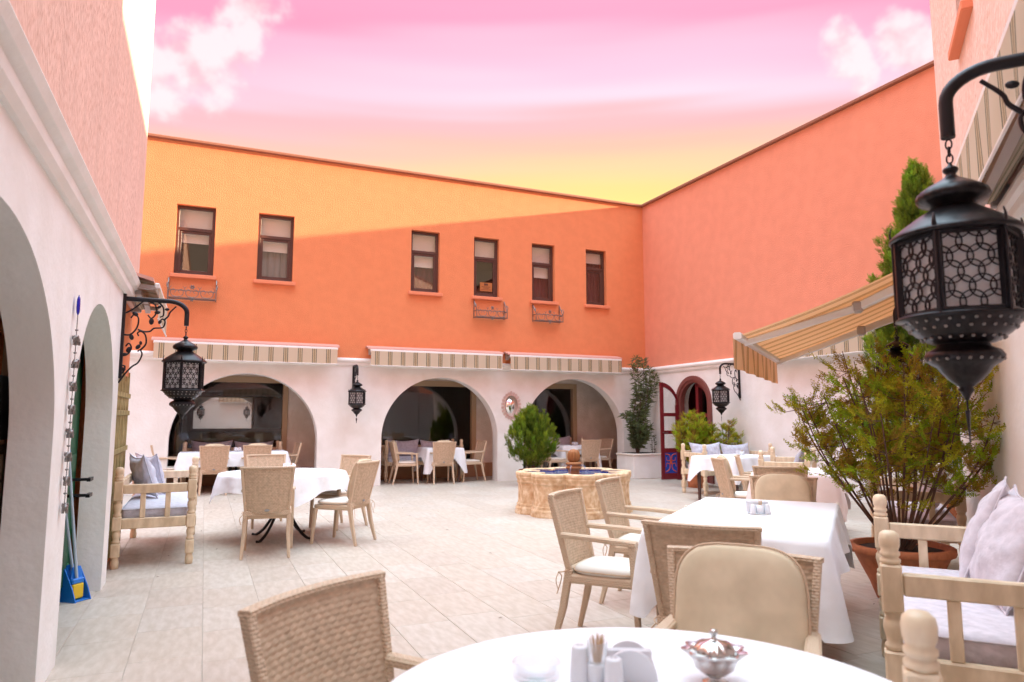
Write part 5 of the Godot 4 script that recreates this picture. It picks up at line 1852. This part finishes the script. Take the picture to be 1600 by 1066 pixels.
func fountain() -> void:
	var t := thing("fountain", "lobed stone fountain with blue basin and stone pine cone in mid-court", "fountain", Vector3(5.10, 0, -9.36), 0.12)
	var shape := func(a: float, rho_: float, c: float) -> float:
		var rho := rho_ - 0.06
		var ph := fposmod(a, TAU / 8.0) - TAU / 16.0
		return c * cos(ph) + sqrt(maxf(rho * rho - pow(c * sin(ph), 2.0), 0.0))
	var ring := func(b: B, pr: Array, c: float) -> void:
		var n := 192
		for i in pr.size() - 1:
			for k in n:
				b.smooth(6 + (k / 24) % 2)
				var q := []
				for e in [[i, k], [i, k + 1], [i + 1, k + 1], [i + 1, k]]:
					var a: float = TAU * (e[1] % n) / n
					var r: float = shape.call(a, pr[e[0]].x, c)
					q.append(Vector3(sin(a) * r, pr[e[0]].y, cos(a) * r))
				b.quad(q[0], q[1], q[2], q[3])
	var c := 0.56
	var base := B.new()
	ring.call(base, [Vector2(0.385, 0), Vector2(0.39, 0.03), Vector2(0.375, 0.055), Vector2(0.382, 0.075), Vector2(0.372, 0.10), Vector2(0.355, 0.115), Vector2(0.366, 0.135), Vector2(0.349, 0.152)], c)
	part("plinth", base, M.weathered_stone, t)
	var wall := B.new()
	ring.call(wall, [Vector2(0.350, 0.148), Vector2(0.342, 0.19), Vector2(0.338, 0.30), Vector2(0.340, 0.40), Vector2(0.349, 0.445)], c)
	part("basin_wall", wall, M.weathered_stone, t)
	var rim := B.new()
	ring.call(rim, [Vector2(0.350, 0.44), Vector2(0.362, 0.45), Vector2(0.350, 0.47), Vector2(0.358, 0.49), Vector2(0.37, 0.515), Vector2(0.375, 0.53), Vector2(0.366, 0.537), Vector2(0.374, 0.545), Vector2(0.376, 0.588), Vector2(0.366, 0.60), Vector2(0.262, 0.60), Vector2(0.252, 0.594), Vector2(0.250, 0.57)], c)
	part("rim", rim, M.weathered_stone, t)
	var lin_ := B.new()
	ring.call(lin_, [Vector2(0.2505, 0.585), Vector2(0.2495, 0.30), Vector2(0.19, 0.25)], c)
	lin_.box(Vector3(0, 0.235, 0), Vector3(0.95, 0.02, 0.95))
	part("basin_lining", lin_, M.blue_tile, t)
	var w := B.new()
	w.smooth(6)
	for k in 96:
		var p := []
		for e in [k, k + 1]:
			var a: float = TAU * (e % 96) / 96
			p.append(Vector3(sin(a), 0, cos(a)) * (shape.call(a, 0.2485, c) as float) + Vector3(0, 0.555, 0))
		w.tri(Vector3(0, 0.555, 0), p[0], p[1])
	part("water", w, M.water, t)
	part("pedestal", B.new().lathe([Vector2(0.085, 0.24), Vector2(0.085, 0.60), Vector2(0.095, 0.62), Vector2(0.115, 0.635), Vector2(0.12, 0.655), Vector2(0.10, 0.668), Vector2(0.095, 0.68), Vector2(0.118, 0.692), Vector2(0.122, 0.712), Vector2(0.10, 0.728), Vector2(0.07, 0.735), Vector2(0, 0.735)], 32), M.rust_stone, t)
	part("pine_cone", B.new().lathe([Vector2(0.0, 0.73), Vector2(0.062, 0.735), Vector2(0.08, 0.76), Vector2(0.085, 0.80), Vector2(0.083, 0.845), Vector2(0.072, 0.885), Vector2(0.045, 0.912), Vector2(0, 0.922)], 48, Transform3D.IDENTITY, 0.17, 11, 1, 6), M.rust_stone, t)
	var j := B.new()
	for k in 5:
		var a := TAU * k / 5 + 0.4
		var d := Vector3(sin(a), 0, cos(a))
		j.tube(spline([d * 0.11 + Vector3(0, 0.66, 0), d * 0.16 + Vector3(0, 0.69, 0), d * 0.21 + Vector3(0, 0.64, 0), d * 0.235 + Vector3(0, 0.555, 0)], 5), 0.004, 0.005, 5)
	part("water_jet", j, M.water, t)

func lanterns_and_awnings() -> void:
	hang_lantern("the pierced lantern on the arcade's end pier near the trellis", Vector3(XL, 2.41, -6.89), Vector3(1, 0, 0), 0.51, 0.42)
	hang_lantern("the large blurred lantern close to us in front of the peach wall", Vector3(2.50, 2.46, -0.97), Vector3(DN.x, 0, DN.z), 0.57, 0.30)
	hang_lantern("the lantern half hidden behind the big potted conifer", QC - DG * 1.0 + Vector3(0, 2.41, 0), Vector3(DN.x, 0, DN.z), 0.54, 0.1)
	hang_lantern("the small lantern between the first two far arches", Vector3(2.80, 2.47, ZB), Vector3(0, 0, 1), 0.42, 0.20)
	hang_lantern("the lantern beside the arched red doorway", Vector3(XR, 2.50, -11.3), Vector3(-1, 0, 0), 0.50, 0.74)
	make_awning("striped awning rolled up over the far arch nearest the hanging lantern", 3.36, Transform3D(Basis.IDENTITY, Vector3(-0.94, 2.82, ZB)))
	make_awning("striped awning rolled up over the middle far arch", 2.98, Transform3D(Basis.IDENTITY, Vector3(3.06, 2.82, ZB)))
	make_awning("striped awning rolled up over the far arch behind the fountain", 2.95, Transform3D(Basis.IDENTITY, Vector3(6.20, 2.82, ZB)))
	make_awning("striped awning folded edge-on above the bamboo trellis", 1.5, Transform3D(XLF.basis, Vector3(XL - 0.09, 2.62, -7.12)))
	make_awning("striped awning rolled up on the coral wall beyond the open awning", 2.6, Transform3D(XRT.basis, Vector3(XR, 2.80, -10.4)))
	make_awning("striped awning rolled up above the large blurred lantern", 4.6, Transform3D(XDG.basis, XDG * Vector3(3.1, 2.72, 0)))
	var A := Vector3(3.58, 1.97, -4.03)
	var C := Vector3(5.60, 1.97, -5.67)
	var dist := (A - QC).dot(DN) - 0.12
	open_awning("striped awning let out over the sofas with its scalloped front towards the court", A, C, A - DN * dist + Vector3(0, 0.63, 0), C - DN * dist + Vector3(0, 0.63, 0))

func plants() -> void:
	var a := thing("potted_conifer", "big open conifer with many bare stems in a wide terracotta pot beside the sofa", "conifer", Vector3(4.95, 0, -3.86))
	pot(a, 0.37, 0.40, M.terracotta, 0.5)
	feathery_conifer(a, 0.33, 1.78, 0.84, 24, 16, 1.05, 5, 0.44)
	var b := thing("tall_thuja", "tall slender thuja rising above the open awning against the coral wall", "thuja", Vector3(9.25, 0, -6.61))
	pot(b, 0.36, 0.45, M.terracotta)
	part("trunk", B.new().tube([Vector3(0, 0.4, 0), Vector3(0.02, 2.0, 0.01), Vector3(0, 4.4, 0)], 0.06, 0.012, 8), M.bark, b)
	thuja_crown(b, 0.6, 4.80, 1.15, 620, 1.25, true, 8)
	var c := thing("potted_thuja", "bushy green thuja in a terracotta pot beneath the oval mirror", "thuja", Vector3(6.33, 0, -13.45))
	pot(c, 0.28, 0.33, M.terracotta)
	stems_to_crown(c, 0.30, 9, 0.26, 0.8, 0.014, 4)
	thuja_crown(c, 0.42, 1.48, 0.52, 240, 0.85, false, 12)
	var d := thing("potted_bush", "yellow green bush in an orange pot in front of the arched red doorway", "bush", Vector3(9.22, 0, -11.72))
	pot(d, 0.26, 0.36, M.terracotta)
	feathery_conifer(d, 0.32, 1.28, 0.46, 18, 34, 0.95, 6, 0.3)
	var e := thing("sparse_shrub", "sparse twiggy shrub beneath the lantern by the red doorway", "shrub", Vector3(9.72, 0, -11.42))
	pot(e, 0.2, 0.32, M.terracotta)
	feathery_conifer(e, 0.28, 1.12, 0.44, 14, 14, 0.75, 9, 0.4)
	# raised white bed in the corner
	var p := thing("planter", "raised white masonry planter in the corner below the oleander", "planter", Vector3(9.60, 0, -14.28))
	part("bed_wall", B.new().box(Vector3(0, 0.265, 0), Vector3(0.88, 0.53, 0.74), Basis.IDENTITY, 0.01), M.white_plaster, p)
	part("ledge", B.new().box(Vector3(-0.01, 0.552, 0.01), Vector3(0.92, 0.045, 0.76), Basis.IDENTITY, 0.012), M.gallery_plaster, p)
	part("soil", B.new().box(Vector3(0, 0.578, 0), Vector3(0.7, 0.012, 0.56), Basis.IDENTITY, 0.004), M.soil, p)
	var q := RandomNumberGenerator.new()
	q.seed = 31
	var o := thing("oleander", "tall dark oleander with long narrow leaves in the corner planter", "oleander", Vector3(9.50, 0.58, -14.24))
	var xs := []
	var cs := []
	for sp in [[-0.20, 2.12, 0.10], [-0.02, 2.28, 0.0], [0.14, 2.2, 0.08], [0.36, 2.02, 0.05], [0.46, 1.82, 0.12], [0.22, 1.72, 0.15], [-0.05, 1.55, 0.14], [0.30, 1.45, 0.0], [-0.46, 0.92, 0.16], [-0.24, 0.95, 0.05], [-0.28, 0.70, 0.18], [0.05, 0.85, 0.2], [0.24, 0.62, 0.12], [-0.08, 0.55, 0.22], [0.12, 0.48, 0.18], [-0.2, 0.42, 0.1]]:
		var h: float = sp[1]
		var pth := spline([Vector3(sp[0] * 0.08, 0, 0), Vector3(sp[0] * 0.25 - 0.05 * h, h * 0.35, sp[2] * 0.4), Vector3(sp[0] * 0.6 + 0.03 * h, h * 0.7, sp[2] * 0.8), Vector3(sp[0], h, sp[2])], 7)
		part("stem", B.new().tube(pth, 0.012, 0.005, 6), M.bark, o)
		for i in range(int(pth.size() * (0.30 if h < 1.0 else 0.38)), pth.size()):
			for j in 9:
				var aa := q.randf() * TAU
				var dd := Vector3(sin(aa), q.randf_range(-0.45, 0.9), cos(aa))
				xs.append(aim(dd, q.randf() * TAU, q.randf_range(0.75, 1.3), pth[i] + Vector3(0, q.randf_range(-0.04, 0.04), 0)))
				var g := q.randf_range(0.6, 1.5)
				cs.append(Color(0.155 * g, 0.185 * g, 0.105 * g))
	scatter("foliage", leaf_mesh(0.16, 0.015), xs, cs, M.foliage_dark, o)
	var y := thing("slender_shoot", "slender leafy shoot between the oleander and the open red door leaf", "shoot", Vector3(9.78, 0.58, -14.05))
	xs = []
	cs = []
	for k in 2:
		var pth := spline([Vector3(k * 0.06, 0, 0), Vector3(k * 0.07 - 0.02, 0.28, 0.02), Vector3(k * 0.1 - 0.05, 0.55 - k * 0.14, 0.03)], 6)
		part("stem", B.new().tube(pth, 0.006, 0.003, 5), M.bark, y)
		for i in range(1, pth.size()):
			for j in 2:
				var aa := q.randf() * TAU
				xs.append(aim(Vector3(sin(aa), 0.5, cos(aa)), q.randf() * TAU, q.randf_range(0.5, 0.9), pth[i]))
				cs.append(Color(0.07, 0.085, 0.025))
	scatter("foliage", leaf_mesh(0.09, 0.022), xs, cs, M.foliage_dark, y)

func near_wall_things() -> void:
	# bamboo trellis
	var t := thing("trellis", "bamboo trellis of upright slats on the orange wall behind the sofa", "trellis", Vector3(XL - 0.075, 0, -7.82))
	for k in 19:
		var z := 0.84 - k * 0.093
		var h := 1.78 + rng.randf_range(-0.06, 0.10)
		part("slat", B.new().bar(Vector3(rng.randf_range(-0.003, 0.003), 0.06, z), Vector3(0, h, z + rng.randf_range(-0.008, 0.008)), Vector2(0.052, 0.012), Vector2(0.050, 0.012), Vector3(1, 0, 0), 0.003), M.bamboo_slat, t)
	for y in [0.30, 0.62, 1.05, 1.42, 1.60]:
		part("crossbar", B.new().bar(Vector3(0.016, y, 0.86), Vector3(0.016, y + 0.01, -0.86), Vector2(0.012, 0.05), Vector2(0.012, 0.05), Vector3.UP, 0.003), M.bamboo_slat, t)
	# string of charms
	var s := thing("charm_string", "string of grey elephant charms under a blue glass drop on the white pier", "ornament", Vector3(XL + 0.022, 0.87, -4.52))
	part("thread", B.new().tube([Vector3(0, 0.0, 0), Vector3(0, 1.18, 0)], 0.0022, -1, 4), M.old_silver, s)
	var dr := B.new()
	pad(dr, 0.05, 0.12, [Vector2(0, -0.008), Vector2(0.7, -0.007), Vector2(1, 0), Vector2(0.7, 0.007), Vector2(0, 0.008)], Transform3D(Basis(Vector3.UP, PI * 0.5) * Basis(Vector3.RIGHT, PI * 0.5), Vector3(0, 1.12, 0)), 2.0, 20)
	part("glass_drop", dr, M.blue_glass, s)
	var el := B.new()
	var lump := func(c: Vector3, r: Vector3) -> void:
		el.lathe([Vector2(0, -1), Vector2(0.5, -0.87), Vector2(0.87, -0.5), Vector2(1, 0), Vector2(0.87, 0.5), Vector2(0.5, 0.87), Vector2(0, 1)], 10, Transform3D(Basis.from_scale(r), c))
	lump.call(Vector3(0, 0.024, 0), Vector3(0.013, 0.014, 0.020))
	lump.call(Vector3(0, 0.032, 0.021), Vector3(0.010, 0.011, 0.011))
	for q in [[-0.007, -0.012], [0.007, -0.012], [-0.007, 0.012], [0.007, 0.012]]: el.tube([Vector3(q[0], 0.018, q[1]), Vector3(q[0], 0.0, q[1])], 0.0055, 0.005, 6)
	el.tube(spline([Vector3(0, 0.032, 0.03), Vector3(0, 0.022, 0.037), Vector3(0, 0.008, 0.036), Vector3(0, 0.004, 0.042)], 3), 0.0042, 0.0025, 6)
	for q in [-1.0, 1.0]: lump.call(Vector3(q * 0.011, 0.033, 0.016), Vector3(0.003, 0.010, 0.008))
	var em := el.mesh()
	for k in 8:
		var o := part("charm", em, M.old_silver, s, Vector3(0.004, 0.0 + k * 0.128 if k else -0.02, 0))
		o.rotation.y = rng.randf_range(-0.4, 0.4) + (PI if k % 3 == 0 else 0.0)
		o.scale = Vector3(1.25, 1.25, 1.25)
		part("bead", B.new().lathe([Vector2(0, -0.007), Vector2(0.007, -0.004), Vector2(0.009, 0), Vector2(0.007, 0.004), Vector2(0, 0.007)], 10), M.old_silver, s, Vector3(0, 0.085 + k * 0.128, 0))
	# dustpan and broom
	var d := thing("dustpan", "blue upright dustpan with a long handle leaning on the white arcade pier", "dustpan", Vector3(-0.845, 0.0, -6.33), 0.9)
	var pan := B.new()
	pan.prism(PackedVector2Array([Vector2(-0.075, 0.0), Vector2(0.075, 0.0), Vector2(0.07, 0.13), Vector2(0.035, 0.26), Vector2(-0.035, 0.26), Vector2(-0.07, 0.13)]), -0.055, -0.045)
	for x in [-1.0, 1.0]:
		pan.prism(PackedVector2Array([Vector2(-0.05, 0.0), Vector2(0.09, 0.0), Vector2(0.05, 0.10), Vector2(-0.03, 0.24), Vector2(-0.05, 0.24)]), -0.004, 0.004, Transform3D(Basis(Vector3(0, 0, 1), Vector3.UP, Vector3(-1, 0, 0)), Vector3(x * 0.068, 0, 0)))
	pan.box(Vector3(0, 0.005, 0.015), Vector3(0.136, 0.008, 0.13), Basis.IDENTITY, 0.002)
	pan.prism(PackedVector2Array([Vector2(-0.064, 0.12), Vector2(0.064, 0.12), Vector2(0.035, 0.25), Vector2(-0.035, 0.25)]), 0.0, 0.006, Transform3D(Basis(Vector3.RIGHT, -0.15), Vector3(0, 0, 0.035)))
	part("pan", pan, M.blue_plastic, d)
	part("handle", B.new().tube([Vector3(0, 0.22, -0.03), Vector3(-0.14, 0.80, -0.02)], 0.011, -1, 10), M.pale_blue_pole, d)
	var br := thing("broom", "small broom with yellow bristles standing in the blue dustpan", "broom", Vector3(-0.840, 0.012, -6.315), 0.9)
	part("bristles", B.new().box(Vector3(0, 0.06, 0.012), Vector3(0.10, 0.11, 0.045), Basis.IDENTITY, 0.008), M.yellow_bristle, br)
	part("head", B.new().box(Vector3(0, 0.135, 0.012), Vector3(0.105, 0.04, 0.04), Basis.IDENTITY, 0.008), M.blue_plastic, br)
	part("pole", B.new().tube([Vector3(0.0, 0.15, 0.01), Vector3(-0.20, 1.12, 0.06)], 0.011, -1, 10), M.pale_blue_pole, br)
	part("grip", B.new().tube([Vector3(-0.196, 1.10, 0.0585), Vector3(-0.223, 1.23, 0.067)], 0.014, -1, 10), M.blue_plastic, br)

func flower_boxes() -> void:
	var first: Node3D
	for q in [[-0.33, 0.84, "iron flower basket below the window nearest the hanging lantern"], [5.83, 0.74, "iron flower basket below the window with the notice card"], [7.28, 0.70, "iron flower basket below the window with a half-drawn blind, second from the corner"]]:
		if first:
			var c := copy(first, q[2], Vector3(q[0], 3.64, ZB), 0.0, "")
			c.scale.x = q[1] / 0.84
			continue
		var t := thing("flower_basket", q[2], "flower basket", Vector3(q[0], 3.64, ZB), 0.0, "wrought iron flower baskets under the windows")
		first = t
		var w := 0.42
		var f := B.new()
		for y in [0.02, 0.16]:
			f.bar(Vector3(-w, y, 0.20), Vector3(w, y, 0.20), Vector2(0.014, 0.016))
			for s in [-1.0, 1.0]: f.bar(Vector3(s * w, y, 0.005), Vector3(s * w, y, 0.20), Vector2(0.014, 0.016))
		for s in [-1.0, 1.0]:
			f.bar(Vector3(s * w, 0.0, 0.015), Vector3(s * w, 0.43, 0.015), Vector2(0.018, 0.014))
			f.bar(Vector3(s * w, 0.0, 0.20), Vector3(s * w, 0.18, 0.20), Vector2(0.016, 0.016))
			f.bar(Vector3(s * w, 0.42, 0.02), Vector3(s * w, 0.17, 0.20), Vector2(0.010, 0.012))
		part("frame", f, M.old_silver, t)
		var fl := B.new()
		for k in 7: fl.bar(Vector3(-w + 0.02, 0.016, 0.02 + k * 0.029), Vector3(w - 0.02, 0.016, 0.02 + k * 0.029), Vector2(0.012, 0.006))
		part("grille", fl, M.old_silver, t)
		for k in 3:
			var x := (k - 1) * 0.26
			var s := B.new()
			for e in [-1.0, 1.0]:
				s.tube(spline([Vector3(x, 0.03, 0.207), Vector3(x + e * 0.08, 0.05, 0.21), Vector3(x + e * 0.11, 0.12, 0.212), Vector3(x + e * 0.07, 0.18, 0.212), Vector3(x + e * 0.02, 0.14, 0.21), Vector3(x + e * 0.05, 0.11, 0.21)], 4), 0.007, 0.005, 5)
				s.tube(spline([Vector3(x + e * 0.11, 0.12, 0.21), Vector3(x + e * 0.13, 0.19, 0.21), Vector3(x + e * 0.10, 0.235, 0.215)], 4), 0.006, 0.004, 5)
			part("scroll", s, M.old_silver, t)
		var ro := B.new()
		for k in 6:
			var a := TAU * k / 6
			pad(ro, 0.045, 0.026, [Vector2(0, -0.005), Vector2(1, 0), Vector2(0, 0.006)], Transform3D(Basis(Vector3(0, 0, 1), a) * Basis(Vector3.RIGHT, PI * 0.5), Vector3(cos(a) * 0.028, 0.23 + sin(a) * 0.028, 0.215)), 2.0, 8)
			pad(ro, 0.04, 0.022, [Vector2(0, -0.005), Vector2(1, 0), Vector2(0, 0.006)], Transform3D(Basis(Vector3(0, 0, 1), a) * Basis(Vector3.RIGHT, PI * 0.5), Vector3(cos(a) * 0.024, -0.01 + sin(a) * 0.024, 0.215)), 2.0, 8)
		part("rosette", ro, M.old_silver, t)
		for s in [-1.0, 1.0]:
			var b := B.new()
			b.tube(spline([Vector3(s * w, 0.18, 0.19), Vector3(s * (w + 0.02), 0.26, 0.20), Vector3(s * w, 0.31, 0.15), Vector3(s * (w + 0.01), 0.25, 0.12), Vector3(s * w, 0.34, 0.06), Vector3(s * (w + 0.01), 0.40, 0.03)], 5), 0.009, 0.006, 5)
			part("side_scroll", b, M.old_silver, t)

func oval_mirror() -> void:
	var t := thing("oval_mirror", "oval mirror in a shell pink openwork frame between two far arches", "mirror", Vector3(6.38, 1.68, ZB + 0.004))
	var W := 0.165
	var H := 0.235
	var g := B.new()
	pad(g, W * 2, H * 2, [Vector2(1, 0), Vector2(1, 0.012), Vector2(0, 0.012)], Transform3D(Basis(Vector3.RIGHT, PI * 0.5), Vector3.ZERO), 2.0, 40)
	part("glass", g, M.mirror_glass, t)
	var f := B.new()
	var ring := []
	for k in 41:
		var a := TAU * (k % 40) / 40
		ring.append(Vector3(sin(a) * (W + 0.008), cos(a) * (H + 0.008), 0.014))
	f.tube(ring, 0.013, -1, 8, false)
	part("frame", f, M.shell_pink, t)
	var n := 22
	for k in n:
		var a := TAU * k / n
		var d := Vector3(sin(a), cos(a), 0)
		var e := Vector3(cos(a), -sin(a), 0)
		var c := Vector3(sin(a) * (W + 0.02), cos(a) * (H + 0.02), 0.012)
		var big := 1.25 if k % 11 == 0 else 1.0
		var b := B.new()
		var lp := []
		for j in 11:
			var q := TAU * j / 10
			lp.append(c + d * (0.030 - 0.028 * cos(q)) * big + e * 0.022 * sin(q))
		b.tube(lp, 0.0065, -1, 5, false)
		b.tube([c, c + d * 0.05 * big], 0.007, 0.005, 5)
		part("petal", b, M.shell_pink, t)
